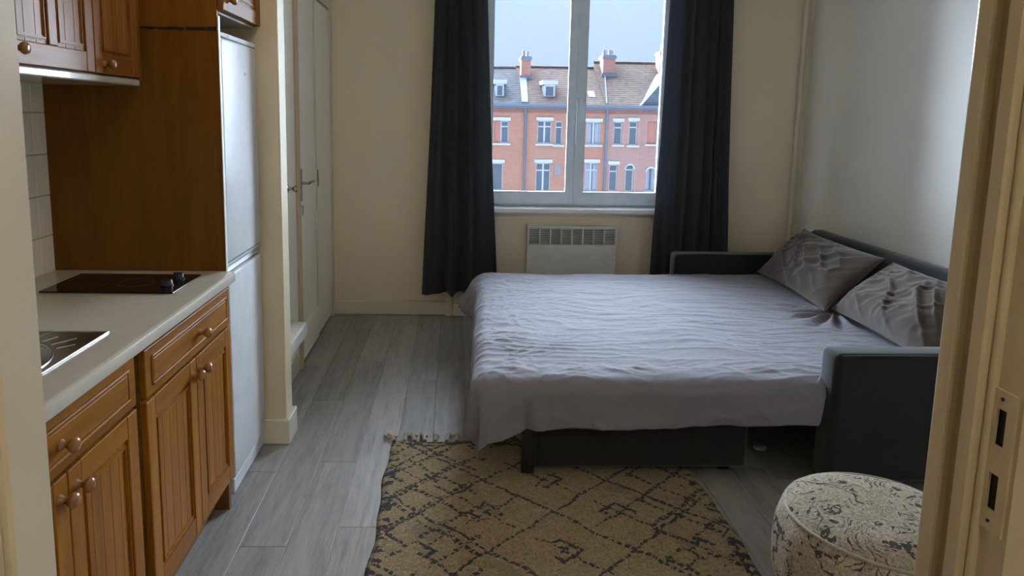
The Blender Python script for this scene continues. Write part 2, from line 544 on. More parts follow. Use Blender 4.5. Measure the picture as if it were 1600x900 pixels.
def pouf_material():
    t = NT('pouf_wool', 0.95, 0.1)
    co = t.coord()
    nv = t.n.new('ShaderNodeVectorMath'); nv.operation = 'MULTIPLY_ADD'
    t.l.new(t.noise(co, 6.5, 2, out='Color'), nv.inputs[0]); nv.inputs[1].default_value = (0.42, 0.42, 0.0); nv.inputs[2].default_value = (-0.21, -0.21, 0.0)
    av = t.n.new('ShaderNodeVectorMath'); av.operation = 'ADD'
    t.l.new(co, av.inputs[0]); t.l.new(nv.outputs[0], av.inputs[1])
    s = t.sep(av.outputs[0])
    ang = t.M('ARCTAN2', t.M('SUBTRACT', t.M('MULTIPLY', s[1], 0.7), t.M('MULTIPLY', s[0], 0.7)), t.M('MULTIPLY', t.M('ADD', s[0], s[1]), -0.7))
    rad = t.M('SQRT', t.M('ADD', t.M('MULTIPLY', s[0], s[0]), t.M('MULTIPLY', s[1], s[1])))
    run = t.M('SUBTRACT', rad, s[2])
    n1 = t.noise(co, 9, 3)
    # long strokes running from the middle over the rim
    fr_ = t.M('ABSOLUTE', t.M('SUBTRACT', t.M('FRACT', t.M('ADD', t.M('MULTIPLY', ang, 2.55), t.M('MULTIPLY', n1, 2.4))), 0.5))
    sp = t.M('MULTIPLY', t.M('MULTIPLY', t.M('LESS_THAN', fr_, 0.10), t.M('GREATER_THAN', rad, 0.075)), t.M('GREATER_THAN', t.noise(co, 13, 2), 0.48))
    # short zigzag barbs beside them
    zz = t.M('ABSOLUTE', t.M('SUBTRACT', t.M('FRACT', t.M('ADD', t.M('MULTIPLY', run, 15.0), t.M('ADD', t.M('MULTIPLY', fr_, 2.6), t.M('MULTIPLY', n1, 2.2)))), 0.5))
    vo = t.M('MULTIPLY', t.M('LESS_THAN', zz, 0.10), t.M('GREATER_THAN', t.noise(co, 10, 2), 0.51))
    rag = t.M('GREATER_THAN', t.noise(co, 90, 2), 0.42)
    L = t.M('MULTIPLY', t.M('MAXIMUM', sp, vo), rag)
    pile = t.noise(co, 120, 3, 0.7)
    base = t.ramp(pile, [(0.3, (0.20, 0.165, 0.125)), (0.55, (0.43, 0.36, 0.275)), (0.8, (0.60, 0.53, 0.44))])
    t.color(t.mix(t.M('MULTIPLY', L, 0.9), base, (0.045, 0.040, 0.042)))
    t.bump(pile, 0.7, 0.008)
    return t.m


def brick_material(name, c1, c2, mortar):
    t = NT(name, 1.0, 0.0)
    co = t.coord()
    mp = t.mapping(co, (1, 1, 1), rot=(math.radians(90), 0, 0))
    b = t.n.new('ShaderNodeTexBrick')
    t.l.new(mp, b.inputs['Vector'])
    b.inputs['Color1'].default_value = (*c1, 1); b.inputs['Color2'].default_value = (*c2, 1)
    b.inputs['Mortar'].default_value = (*mortar, 1)
    b.inputs['Scale'].default_value = 1.0; b.inputs['Brick Width'].default_value = 0.22; b.inputs['Row Height'].default_value = 0.075
    b.inputs['Mortar Size'].default_value = 0.006
    bl = t.noise(co, 0.9, 4)
    t.color(t.mix(t.M('MULTIPLY', bl, 0.35), b.outputs[0], mortar))  # mortar tone mixed over the bricks puts distance haze into the colour
    return t.m


def rooftile_material(name, c1, c2):
    t = NT(name, 1.0, 0.0)
    co = t.coord()
    f = t.noise(t.mapping(co, (3.0, 3.0, 9.0)), 1.0, 5, 0.7)
    w = t.n.new('ShaderNodeTexWave'); w.bands_direction = 'Z'; w.inputs['Scale'].default_value = 2.4
    w.inputs['Distortion'].default_value = 1.2; w.inputs['Detail'].default_value = 2
    t.l.new(co, w.inputs['Vector'])
    m = t.M('ADD', t.M('MULTIPLY', f, 0.75), t.M('MULTIPLY', w.outputs['Fac'], 0.25))
    t.color(t.ramp(m, [(0.35, c1), (0.65, c2)]))
    return t.m


# ================================================================== THE ROOM
CE = 2.80            # ceiling height
XR = 2.63            # right wall
YB = 4.99            # window wall
XK = -1.47           # tiled kitchen wall
XC = -0.90           # closet wall

# ---- floor with planks
fl = struct(obj('floor', BX(-1.6, 2.75, -1.4, 5.3, -0.10, -0.009), plain('floor_underlay', (0.05, 0.047, 0.045), 0.8), origin=(0, 0, 0)),
            'grey wood-look plank floor')
MPLANK = plank_material()
PW, PL = 0.163, 1.22
plank_meshes = {}


def plank_mesh(L):
    k = round(L, 2)
    if k not in plank_meshes:
        bm = bmesh.new()
        g, ch = 0.0004, 0.0016
        w2, l2 = PW / 2 - g, k / 2 - g
        b = [bm.verts.new(p) for p in ((-w2, -l2, -0.009), (w2, -l2, -0.009), (w2, l2, -0.009), (-w2, l2, -0.009))]
        m = [bm.verts.new((v.co.x, v.co.y, -ch)) for v in b]
        tt = [bm.verts.new(((w2 - ch) * (1 if v.co.x > 0 else -1), (l2 - ch) * (1 if v.co.y > 0 else -1), 0)) for v in b]
        for A, B in ((b, m), (m, tt)):
            for i in range(4):
                bm.faces.new((A[i], A[(i + 1) % 4], B[(i + 1) % 4], B[i]))
        bm.faces.new(tt)
        me = bpy.data.meshes.new('plank'); bm.to_mesh(me); bm.free()
        me.materials.append(MPLANK)
        plank_meshes[k] = me
    return plank_meshes[k]


row = 0
x = -1.06
while x < XR + 0.02:
    y = 0.40 - round(random.random() * 1.0, 2)
    first = True
    while y < YB + 0.05:
        L = PL
        y1 = y + L
        ya, yb = max(y, 0.40), min(y1, YB + 0.06)
        if yb - ya > 0.08:
            Lc = round(yb - ya, 2)
            o = bpy.data.objects.new('plank', plank_mesh(Lc))
            COL.objects.link(o); o.parent = fl
            o.location = (x + PW / 2, ya + Lc / 2, 0)
        y = y1
    x += PW; row += 1

# ---- shell
struct(obj('ceiling', BX(-1.6, 2.75, -1.4, 5.35, CE, CE + 0.1), MCEIL))
WX0, WX1, WZ0, WZ1 = 0.15, 1.68, 0.80, 2.64
wb = bmesh.new()
holed_wall(wb, -1.6, 2.75, 0.0, CE, [(WX0, WX1, WZ0, WZ1)], YB, YB + 0.32)
struct(obj('wall_back', wb, MW), 'cream painted window wall')
struct(obj('wall_right', BX(XR, XR + 0.12, -1.4, YB, 0, CE), MWR), 'wall behind the sofa, window light painted into its pale tone')
struct(obj('wall_left', BX(-1.6, XC - 0.02, 3.02, YB, 0, CE), MW), 'closet wall')
wk = struct(obj('wall_kitchen', BX(-1.6, XK - 0.008, 0.585, 3.02, 0, CE), MW), 'kitchen wall')
struct(obj('wall_hall', BX(-1.6, 2.75, -1.5, -1.4, 0, CE), MW))
struct(obj('wall_hall_left', BX(-1.6, -0.95, -1.4, 0.49, 0, CE), MW))
struct(obj('wall_hall_right', BX(1.05, 1.17, -1.4, 0.49, 0, CE), MW))
wf = bmesh.new()
holed_wall(wf, -1.6, XR, 0.0, CE, [(-0.40, 0.512, 0.0, 2.12)], 0.49, 0.575)
struct(obj('wall_front', wf, MW), 'wall with the doorway we look through')

# column at the end of the fridge niche
col = struct(obj('wall_column', BX(-1.6, -0.752, 2.945, 3.06, 0, CE, 0.004), MTRIMC), 'cream wall end beside the fridge')
struct(obj('baseboard_column', BX(-0.90, -0.736, 2.928, 3.085, 0, 0.118, 0.004), MTRIM))
struct(obj('baseboard_back', BX(XC, 2.60, YB - 0.020, YB, 0, 0.105, 0.005), MTRIM))
struct(obj('baseboard_right', BX(XR - 0.016, XR, 0.6, YB - 0.02, 0, 0.105, 0.004), MTRIM))

# ---- closet doors on the left wall
d1 = struct_root('door_1', (XC, 3.5, 0), 'narrow white-grey door with dark knob')
obj('door_leaf', BX(XC - 0.03, XC + 0.004, 3.09, 3.835, 0.10, CE - 0.3, 0.003), MDOORW, d1)
obj('door_plinth', BX(XC - 0.03, XC + 0.008, 3.09, 3.835, 0.0, 0.10, 0.003), MTRIM, d1)
kb = bmesh.new()
add_lathe(kb, [(0.022, 0.0), (0.022, 0.006), (0.010, 0.010), (0.009, 0.030), (0.017, 0.038), (0.020, 0.048), (0.014, 0.056)], (XC + 0.004, 3.63, 1.10), 'x', 16)
obj('knob', kb, MCHROME, d1, True)
kb = BX(XC + 0.004, XC + 0.009, 3.605, 3.628, 1.055, 1.135, 0.002)
obj('lock_plate', kb, MCHROME, d1)
t3 = bmesh.new()
add_box(t3, XC - 0.03, XC + 0.020, 3.842, 3.895, 0.0, CE - 0.02, 0.004)
struct(obj('trim_3', t3, MTAN), 'tan painted post between the closet doors')
d2 = struct_root('door_2', (XC, 4.15, 0), 'cream closet leaf with lever handle')
obj('door_leaf', BX(XC - 0.03, XC + 0.006, 3.905, 4.385, 0.028, 2.60, 0.003), MDOORW, d2)
obj('kick_panel', BX(XC + 0.006, XC + 0.014, 3.925, 4.375, 0.03, 0.235, 0.003), MDOORW, d2)
obj('edge_strip', BX(XC + 0.006, XC + 0.013, 4.362, 4.390, 0.24, 2.60, 0.003), MTRIM, d2)
obj('handle_plate', BX(XC + 0.006, XC + 0.012, 3.945, 3.972, 0.99, 1.18, 0.002), MCHROME, d2)
hb = bmesh.new()
add_tube(hb, [(XC + 0.010, 3.958, 1.098), (XC + 0.045, 3.958, 1.098), (XC + 0.052, 3.975, 1.098), (XC + 0.052, 4.03, 1.100), (XC + 0.052, 4.085, 1.098)],
         [0.009, 0.008, 0.009, 0.008, 0.010], 10)
obj('handle', hb, MCHROME, d2, True)
obj('keyhole_plate', BX(XC + 0.006, XC + 0.011, 3.972, 3.990, 0.905, 0.965, 0.002), MCHROME, d2)
d3 = struct_root('door_3', (XC, 4.65, 0), 'cream closet leaf next to the window wall')
obj('door_leaf', BX(XC - 0.03, XC + 0.004, 4.397, 4.915, 0.028, 2.225, 0.003), MDOORW, d3)
obj('latch', BX(XC + 0.004, XC + 0.012, 4.435, 4.447, 1.03, 1.14, 0.002), MCHROME, d3)
for hz in (0.30, 1.10, 1.98):
    hb = bmesh.new(); add_lathe(hb, [(0.008, 0), (0.008, 0.10)], (XC + 0.008, 4.920, hz), 'z', 10)
    obj('hinge', hb, MTRIM, d3, True)
t4 = bmesh.new()
add_box(t4, XC - 0.03, XC + 0.012, 4.925, 4.985, 0.0, CE - 0.02, 0.003)
add_box(t4, XC - 0.03, XC + 0.010, 4.397, 4.925, 2.24, 2.62, 0.003)
add_box(t4, XC - 0.03, XC + 0.010, 3.09, 4.985, 2.62, CE - 0.02, 0.003)
struct(obj('trim_4', t4, MTRIM), 'closet door frame')
struct(obj('trim_5', BX(XC - 0.035, XC - 0.030, 3.09, 4.985, 0.0, 0.03), MDARK), 'dark gap under the closet doors')

# ---- low white ledge between column and closet
sh = thing('low_shelf', (-0.86, 3.37, 0.275), 'low white painted wooden ledge sticking out beside the cream column', 'shelf')
bm = bmesh.new()
add_box(bm, XC + 0.009, -0.797, 3.10, 3.622, 0.288, 0.366, 0.012, 3)
obj('shelf_board', bm, MWHITE, sh, 50)
obj('cleat', BX(XC + 0.009, XC + 0.025, 3.12, 3.58, 0.245, 0.288, 0.003), MWHITE, sh)

# ---- window
w1 = struct_root('window_1', (0.915, 5.06, WZ0), 'white two-sash window')
WY = 5.055
fr = bmesh.new()
holed_wall(fr, WX0, WX1, WZ0 + 0.005, WZ1, [(WX0 + 0.055, WX1 - 0.055, WZ0 + 0.06, WZ1 - 0.055)], WY + 0.012, WY + 0.07)
obj('frame', fr, MPVC, w1)
XMID = 0.905
for k, (a, b) in enumerate(((WX0 + 0.045, XMID - 0.001), (XMID + 0.001, WX1 - 0.045))):
    s_ = bmesh.new()
    z0, z1 = 0.850, WZ1 - 0.045
    holed_wall(s_, a, b, z0, z1, [(a + 0.088 if k == 0 else a + 0.073, b - 0.053 if k == 0 else b - 0.088, z0 + 0.092, z1 - 0.085)], WY - 0.012, WY + 0.05)
    bmesh.ops.bevel(s_, geom=[e for e in s_.edges if e.is_manifold and e.calc_face_angle(0) > 1.0], offset=0.004, segments=2, affect='EDGES')
    so = obj('sash', s_, MPVC, w1)
    obj('pane', BX(a + 0.06, b - 0.045, WY + 0.015, WY + 0.021, z0 + 0.07, z1 - 0.07), MGLASS, so)
    bd = bmesh.new()
    ha, hb_, za, zb = (a + 0.088 if k == 0 else a + 0.073), (b - 0.053 if k == 0 else b - 0.088), z0 + 0.092, z1 - 0.085
    holed_wall(bd, ha - 0.006, hb_ + 0.006, za - 0.006, zb + 0.006, [(ha + 0.005, hb_ - 0.005, za + 0.005, zb - 0.005)], WY - 0.003, WY + 0.015)
    obj('glazing_bead', bd, MGREY, so)
    if k == 1:
        hp = BX(a - 0.008, a + 0.020, WY - 0.024, WY - 0.012, 1.58, 1.70, 0.004, 2)
        obj('handle_plate', hp, MPVC, so)
        hp = bmesh.new()
        add_tube(hp, [(a + 0.006, WY - 0.02, 1.64), (a + 0.006, WY - 0.055, 1.64), (a + 0.006, WY - 0.06, 1.60), (a + 0.006, WY - 0.058, 1.40), (a + 0.006, WY - 0.056, 1.30)],
                 [0.010, 0.010, 0.011, 0.009, 0.008], 10)
        obj('handle', hp, MPVC, so, True)
sl = bmesh.new()
add_box(sl, 0.11, 1.72, YB - 0.065, WY + 0.012, 0.795, 0.832, 0.008, 3)
obj('sill', sl, MWHITE, w1, 50)
bm = BX(0.13, 1.70, YB - 0.022, YB, 0.770, 0.795, 0.004)
obj('sill_moulding', bm, MTRIM, w1)

# ---- pipe in the corner, cover on the baseboard
pp = thing('heating_pipe', (2.552, 4.955, 0), 'thin cream painted vertical pipe in the corner behind the sofa', 'pipe')
bm = bmesh.new(); add_lathe(bm, [(0.017, 0.0), (0.017, CE)], (2.552, 4.955, 0), 'z', 14); obj('pipe_tube', bm, MTRIM, pp, True)
for z in (0.9, 1.9):
    bm = bmesh.new(); add_lathe(bm, [(0.021, 0), (0.021, 0.02)], (2.552, 4.955, z), 'z', 14); add_box(bm, 2.542, 2.562, 4.955, 4.99, z, z + 0.02)
    obj('pipe_clip', bm, MTRIM, pp)
bm = bmesh.new(); add_box(bm, 2.58, 2.61, 4.972, 4.99, 0.105, CE, 0.003)
struct(obj('trim_6', bm, MTRIM), 'thin batten in the corner')
cv = thing('cable_cover', (0.03, 4.96, 0), 'small cream boxed cover on the baseboard below the curtain', 'cover')
obj('box', BX(0.005, 0.125, YB - 0.044, YB - 0.020, 0.0, 0.098, 0.003), MTRIM, cv)
obj('duct', BX(-0.052, 0.0, YB - 0.048, YB - 0.020, 0.0, 0.20, 0.003), MTRIM, cv)
obj('duct_upper', BX(-0.045, -0.008, YB - 0.030, YB, 0.20, 0.80, 0.003), MTRIM, cv)

# ---- doorway trims (we stand in the hall and look through)
tl = struct(obj('trim_1', BX(-0.43, -0.374, 0.545, 0.604, 0, 2.15, 0.003), MTRIM), 'left door jamb')
obj('jamb_lining', BX(-0.43, -0.381, 0.40, 0.545, 0, 2.15, 0.003), MTRIM, tl)
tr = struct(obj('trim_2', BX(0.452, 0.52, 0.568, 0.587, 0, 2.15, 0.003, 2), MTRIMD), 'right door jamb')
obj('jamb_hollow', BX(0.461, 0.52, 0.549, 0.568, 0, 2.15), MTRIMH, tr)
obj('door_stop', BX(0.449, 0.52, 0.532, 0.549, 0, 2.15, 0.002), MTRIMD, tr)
bm = bmesh.new(); add_lathe(bm, [(0.0045, 0), (0.0045, 2.15)], (0.4595, 0.5285, 0), 'z', 12)
obj('bead', bm, MTRIMD, tr, True)
rb = bmesh.new()
SLOTS = [(1.234, 1.266), (1.177, 1.209)]
holed_wall(rb, 0.490, 0.532, 0.0, 2.15, [(0.504, 0.5245, 1.160, 1.280)], 0.460, 0.475, plane='yz')
obj('rebate', rb, MTRIMD, tr)
obj('mortise_shade', BX(0.4615, 0.475, 0.5045, 0.524, 1.1605, 1.2795), MDARK, tr)  # black block painted in as the shade of the hollow mortise
sp = bmesh.new()
holed_wall(sp, 0.502, 0.5255, 1.158, 1.282, [(0.5105, 0.5205, a, b) for a, b in SLOTS], 0.4575, 0.460, plane='yz')
spo = obj('strike_plate', sp, MSTRIKE, tr)
spo['label'] = 'painted-over strike plate with two dark latch slots'
for z in (1.275, 1.167):
    bm = bmesh.new(); add_lathe(bm, [(0.0016, 0), (0.0016, 0.0012), (0.001, 0.002)], (0.4575 - 0.001, 0.5155, z), 'x', 10)
    obj('screw', bm, MBLACK, spo)
obj('near_casing', BX(0.4590, 0.56, 0.470, 0.499, 0, 2.20, 0.003, 2), MTRIM, tr)
struct(obj('trim_7', BX(-0.43, 0.52, 0.46, 0.60, 2.10, 2.16, 0.003), MTRIM), 'door head')

# ================================================================== KITCHEN
# ---- tiles
TS = 0.148
tile_bm = bmesh.new(); add_box(tile_bm, 0, 0.007, -TS / 2 + 0.0012, TS / 2 - 0.0012, -TS / 2 + 0.0012, TS / 2 - 0.0012, 0.0016)
tile_me = bpy.data.meshes.new('tile'); bmesh.ops.recalc_face_normals(tile_bm, faces=tile_bm.faces); tile_bm.to_mesh(tile_me); tile_bm.free(); tile_me.materials.append(MTILE)
half_bm = bmesh.new(); add_box(half_bm, 0, 0.007, -0.0405, 0.0405, -TS / 2 + 0.0012, TS / 2 - 0.0012, 0.0016)
half_me = bpy.data.meshes.new('tile_cut'); bmesh.ops.recalc_face_normals(half_bm, faces=half_bm.faces); half_bm.to_mesh(half_me); half_bm.free(); half_me.materials.append(MTILE)
gr = obj('tile_grout', BX(XK - 0.008, XK - 0.003, 0.60, 2.49, 0.90, 1.66), MGROUT, wk)
zs = [0.972 + TS * i for i in range(5)]
wko = ORIGIN[wk.name]
for zc in zs:
    o = bpy.data.objects.new('tile', half_me); COL.objects.link(o); o.parent = wk
    o.location = Vector((XK - 0.004, 2.447, zc)) - wko
    y = 2.405 - TS / 2
    while y > 1.1:
        o = bpy.data.objects.new('tile', tile_me); COL.objects.link(o); o.parent = wk
        o.location = Vector((XK - 0.004, y, zc)) - wko
        y -= TS

# ---- worktop with cut-out for the sink
wt = bmesh.new()
SX0, SX1, SY0, SY1 = -1.36, -0.925, 0.98, 1.745
CT = 0.915
add_prism(wt, [(-1.466, CT - 0.038), (-1.466, CT), (-0.822, CT), (-0.815, CT - 0.0015), (-0.8105, CT - 0.005), (-0.8085, CT - 0.011), (-0.8085, CT - 0.034), (-0.812, CT - 0.038)], SY1, 2.475, 'xz')
add_prism(wt, [(-1.466, CT - 0.038), (-1.466, CT), (-0.822, CT), (-0.815, CT - 0.0015), (-0.8105, CT - 0.005), (-0.8085, CT - 0.011), (-0.8085, CT - 0.034), (-0.812, CT - 0.038)], 0.64, SY0, 'xz')
add_prism(wt, [(SX1, CT - 0.038), (SX1, CT), (-0.822, CT), (-0.815, CT - 0.0015), (-0.8105, CT - 0.005), (-0.8085, CT - 0.011), (-0.8085, CT - 0.034), (-0.812, CT - 0.038)], SY0, SY1, 'xz')
add_prism(wt, [(-1.466, CT - 0.038), (-1.466, CT), (SX0, CT), (SX0, CT - 0.038)], SY0, SY1, 'xz')
wto = obj('kitchen_worktop', wt, MCOUNTER, None, 30)
tag(wto, 'beige laminate kitchen worktop with rounded white front edge', 'worktop')

# ---- sink
sk = thing('kitchen_sink', (-1.14, 1.36, CT), 'stainless steel inset sink with round bowl and ribbed drainer', 'sink')
bm = bmesh.new()
bcx, bcy, br = -1.130, 1.490, 0.195
N = 64
rx0, rx1, ry0, ry1 = SX0 - 0.012, SX1 + 0.012, SY0 - 0.012, SY1 + 0.012
inner, outer = [], []
for i in range(N):
    a = 2 * math.pi * i / N
    ca, sa = math.cos(a), math.sin(a)
    inner.append(bm.verts.new((bcx + br * ca, bcy + br * sa, CT + 0.0015)))
    k = min((rx1 - bcx) / ca if ca > 1e-6 else 1e9, (rx0 - bcx) / ca if ca < -1e-6 else 1e9,
            (ry1 - bcy) / sa if sa > 1e-6 else 1e9, (ry0 - bcy) / sa if sa < -1e-6 else 1e9)
    outer.append(bm.verts.new((bcx + k * ca, bcy + k * sa, CT + 0.003)))
# snap the outer ring to the four corners
for cxy in ((rx0, ry0), (rx1, ry0), (rx0, ry1), (rx1, ry1)):
    v = min(outer, key=lambda q: (q.co.x - cxy[0]) ** 2 + (q.co.y - cxy[1]) ** 2)
    v.co.x, v.co.y = cxy
for i in range(N):
    bm.faces.new((inner[i], outer[i], outer[(i + 1) % N], inner[(i + 1) % N]))
skirt = [bm.verts.new((v.co.x, v.co.y, CT + 0.0003)) for v in outer]
for i in range(N):
    bm.faces.new((outer[i], skirt[i], skirt[(i + 1) % N], outer[(i + 1) % N]))
prev = inner
for r, z in ((br - 0.006, -0.006), (br - 0.012, -0.05), (br - 0.03, -0.125), (br - 0.07, -0.150), (0.04, -0.155)):
    ring = [bm.verts.new((bcx + r * math.cos(2 * math.pi * i / N), bcy + r * math.sin(2 * math.pi * i / N), CT + z)) for i in range(N)]
    for i in range(N):
        bm.faces.new((prev[i], prev[(i + 1) % N], ring[(i + 1) % N], ring[i]))
    prev = ring
bm.faces.new(prev[::-1])
obj('basin', bm, MSTEEL, sk, 35)
for i in range(9):
    bm = bmesh.new()
    a = math.radians(20 + i * 11)
    p0 = (bcx + (br + 0.015) * math.cos(a), bcy + (br + 0.015) * math.sin(a)); kk = br + 0.055 + 0.02 * (i % 2)
    p1 = (bcx + kk * math.cos(a), bcy + kk * math.sin(a))
    if p1[0] < rx1 - 0.02:
        add_tube(bm, [(p0[0], p0[1], CT + 0.0015), (p1[0], p1[1], CT + 0.0015)], 0.0028, 8)
        obj('drainer_rib', bm, MSTEEL, sk, True)
bm = bmesh.new(); add_tube(bm, [(bcx + br * math.cos(2 * math.pi * i / 64), bcy + br * math.sin(2 * math.pi * i / 64), CT + 0.002) for i in range(64)], 0.004, 8, True)
obj('bowl_rim', bm, MSTEEL, sk, True)
bm = bmesh.new(); add_lathe(bm, [(0.035, 0), (0.035, 0.004), (0.02, 0.006)], (bcx, bcy, CT - 0.155), 'z', 20)
obj('drain', bm, MCHROME, sk, True)
bm = bmesh.new()
add_tube(bm, [(rx1, ry0, CT + 0.0025), (rx1, ry1, CT + 0.0025), (rx0, ry1, CT + 0.0025), (rx0, ry0, CT + 0.0025)], 0.0028, 8, True)
obj('rim', bm, MSTEEL, sk, True)

# ---- hob
hob = thing('ceramic_hob', (-1.11, 2.275, CT), 'black glass two-ring hob with two black knobs set in the worktop', 'hob')
obj('glass_plate', BX(-1.330, -0.905, 2.150, 2.400, CT + 0.0005, CT + 0.0065, 0.0015), MHOB, hob)
for (cx_, rr) in ((-1.235, 0.075), (-1.075, 0.060)):
    bm = bmesh.new()
    add_tube(bm, [(cx_ + rr * math.cos(2 * math.pi * i / 40), 2.275 + rr * math.sin(2 * math.pi * i / 40), CT + 0.0066) for i in range(40)], 0.0008, 6, True)
    obj('cooking_ring', bm, MRING, hob)
for (kx, ky) in ((-0.958, 2.330), (-0.958, 2.235)):
    bm = bmesh.new()
    add_lathe(bm, [(0.021, 0), (0.021, 0.004), (0.0185, 0.006), (0.0175, 0.017), (0.0155, 0.020)], (kx, ky, CT + 0.006), 'z', 24)
    ko = obj('control_knob', bm, MBLACK, hob, 35)
    obj('knob_grip', BX(kx - 0.016, kx + 0.016, ky - 0.0035, ky + 0.0035, CT + 0.025, CT + 0.029, 0.001), MBLACK, ko)


# ---- cabinet builder
def knob(parent, x, y, z, s=1.0):
    bm = bmesh.new()
    add_lathe(bm, [(0.0125 * s, 0), (0.0115 * s, 0.003 * s), (0.0075 * s, 0.008 * s), (0.0072 * s, 0.014 * s), (0.012 * s, 0.019 * s), (0.0165 * s, 0.025 * s),
                   (0.0172 * s, 0.030 * s), (0.0145 * s, 0.036 * s), (0.008 * s, 0.039 * s)], (x, y, z), 'x', 20)
    return obj('knob', bm, MPINE_D, parent, 60)


def cab_door(parent, y0, y1, z0, z1, xf, ky, kz, fields=1, st=0.052, nb=5, rail=0.06, ks=1.0, mv=None, mh=None):
    """framed door facing +x with grooved boards between its stiles"""
    mv = mv or MPINE_V; mh = mh or MPINE_H
    th = 0.02
    d = obj('door', BX(xf - th, xf - 0.0165, y0 + 0.004, y1 - 0.004, z0 + 0.004, z1 - 0.004), mv, parent)
    obj('stile', BX(xf - th, xf, y0, y0 + st, z0, z1, 0.0028, 2), mv, d)
    obj('stile', BX(xf - th, xf, y1 - st, y1, z0, z1, 0.0028, 2), mv, d)
    if fields == 2:
        ym = (y0 + y1) / 2
        obj('muntin', BX(xf - th, xf, ym - st * 0.45, ym + st * 0.45, z0 + rail, z1 - rail, 0.0028, 2), mv, d)
    for za, zb in ((z0, z0 + rail), (z1 - rail, z1)):
        obj('rail', BX(xf - th, xf - 0.0006, y0 + st, y1 - st, za, zb, 0.0025, 2), mh, d)
    spans = [(y0 + st, y1 - st)] if fields == 1 else [(y0 + st, (y0 + y1) / 2 - st * 0.45), ((y0 + y1) / 2 + st * 0.45, y1 - st)]
    for a, b in spans:
        # sloped raised moulding around the field
        mb = bmesh.new()
        g = 0.009
        za, zb = z0 + rail, z1 - rail
        holed_wall(mb, a + g, b - g, za + g, zb - g, [(a + g + 0.009, b - g - 0.009, za + g + 0.013, zb - g - 0.013)], xf - 0.001, xf - 0.0165, plane='yz')
        bmesh.ops.bevel(mb, geom=[e for e in mb.edges if e.is_manifold and e.calc_face_angle(0) > 1.0], offset=0.0035, segments=2, affect='EDGES')
        obj('moulding', mb, mv, d)
        n = nb
        w = (b - a) / n
        for i in range(n):
            obj('board', BX(xf - 0.0165, xf - 0.0065, a + i * w + 0.0004, a + (i + 1) * w - 0.0004, za, zb, 0.0011), mv, d)
    knob(d, xf, ky, kz, ks)
    return d


def cab_drawer(parent, y0, y1, z0, z1, xf, ky, kz):
    d = obj('drawer', BX(xf - 0.02, xf, y0, y1, z0, z1, 0.003, 2), MPINE_H, parent)
    m = 0.045
    # raised routed field with bright bevels above and below
    obj('drawer_panel', BX(xf - 0.004, xf + 0.0035, y0 + m, y1 - m, z0 + 0.036, z1 - 0.036, 0.003, 2), MPINE_H, d)
    for za in (z0 + 0.024, z1 - 0.034):
        obj('moulding', BX(xf - 0.004, xf + 0.006, y0 + m * 0.8, y1 - m * 0.8, za, za + 0.010, 0.004, 2), MPINE_H, d)
    for ya in (y0 + m * 0.8, y1 - m * 0.8 - 0.008):
        obj('moulding', BX(xf - 0.004, xf + 0.0045, ya, ya + 0.008, z0 + 0.03, z1 - 0.03, 0.003, 2), MPINE_H, d)
    knob(d, xf + 0.003, ky, kz)
    return d


def base_cabinet(y0, y1, xf, label, split, kd):
    c = thing('base_cabinet', ((xf - 0.3), (y0 + y1) / 2, 0), label, 'cabinet', 'pine base cabinets under the worktop')
    bm = bmesh.new()
    xb = xf - 0.0205
    add_box(bm, -1.45, xb, y0, y0 + 0.018, 0.0, 0.8765)
    add_box(bm, -1.45, xb, y1 - 0.018, y1, 0.0, 0.8765)
    add_box(bm, -1.45, xb, y0 + 0.018, y1 - 0.018, 0.135, 0.150)
    obj('body', bm, MPLINTH, c)
    obj('plinth', BX(xb - 0.07, xb - 0.055, y0 + 0.018, y1 - 0.018, 0.0, 0.135), MPLINTH, c)
    obj('inner_shade', BX(xb - 0.02, xb - 0.004, y0 + 0.018, y1 - 0.018, 0.150, 0.74), MDARK, c)
    cab_drawer(c, y0 + 0.004, y1 - 0.004, 0.732, 0.868, xf, kd, 0.795)
    cab_door(c, y0 + 0.004, split - 0.0015, 0.140, 0.722, xf, split - 0.032, 0.675, nb=5)
    cab_door(c, split + 0.0015, y1 - 0.004, 0.140, 0.722, xf, split + 0.030, 0.675, nb=5)
    return c


base_cabinet(1.745, 2.430, -0.818, 'pine base cabinet below the hob, next to the fridge', 2.098, 2.125)
base_cabinet(1.050, 1.722, -0.830, 'pine base cabinet below the sink, cut off by the left door jamb', 1.396, 1.375)

# ---- wall cabinet over the worktop
wc = thing('wall_cabinet', (-1.28, 2.0, 1.61), 'pine wall cabinet with grooved doors above the sink and hob', 'cabinet')
XU = -1.10
bm = bmesh.new()
add_box(bm, XK, XU - 0.0205, 1.10, 2.445, 1.612, 2.45)
add_box(bm, XU - 0.02, XU - 0.002, 2.428, 2.448, 1.606, 2.45, 0.001)
obj('body', bm, MPANEL, wc)
obj('light_strip', BX(XK + 0.004, XU - 0.006, 1.10, 2.44, 1.588, 1.6115, 0.004), MCOUNTER, wc)
cab_door(wc, 1.715, 2.136, 1.615, 2.44, XU, 1.752, 1.652, fields=2, nb=3, st=0.045, ks=0.95, mv=MUP_V, mh=MUP_H)
cab_door(wc, 2.140, 2.426, 1.615, 2.44, XU, 2.190, 1.645, nb=5, st=0.042, ks=0.95, mv=MUP_V, mh=MUP_H)
cab_door(wc, 1.29, 1.711, 1.615, 2.44, XU, 1.330, 1.652, fields=2, nb=3, st=0.045, ks=0.95, mv=MUP_V, mh=MUP_H)

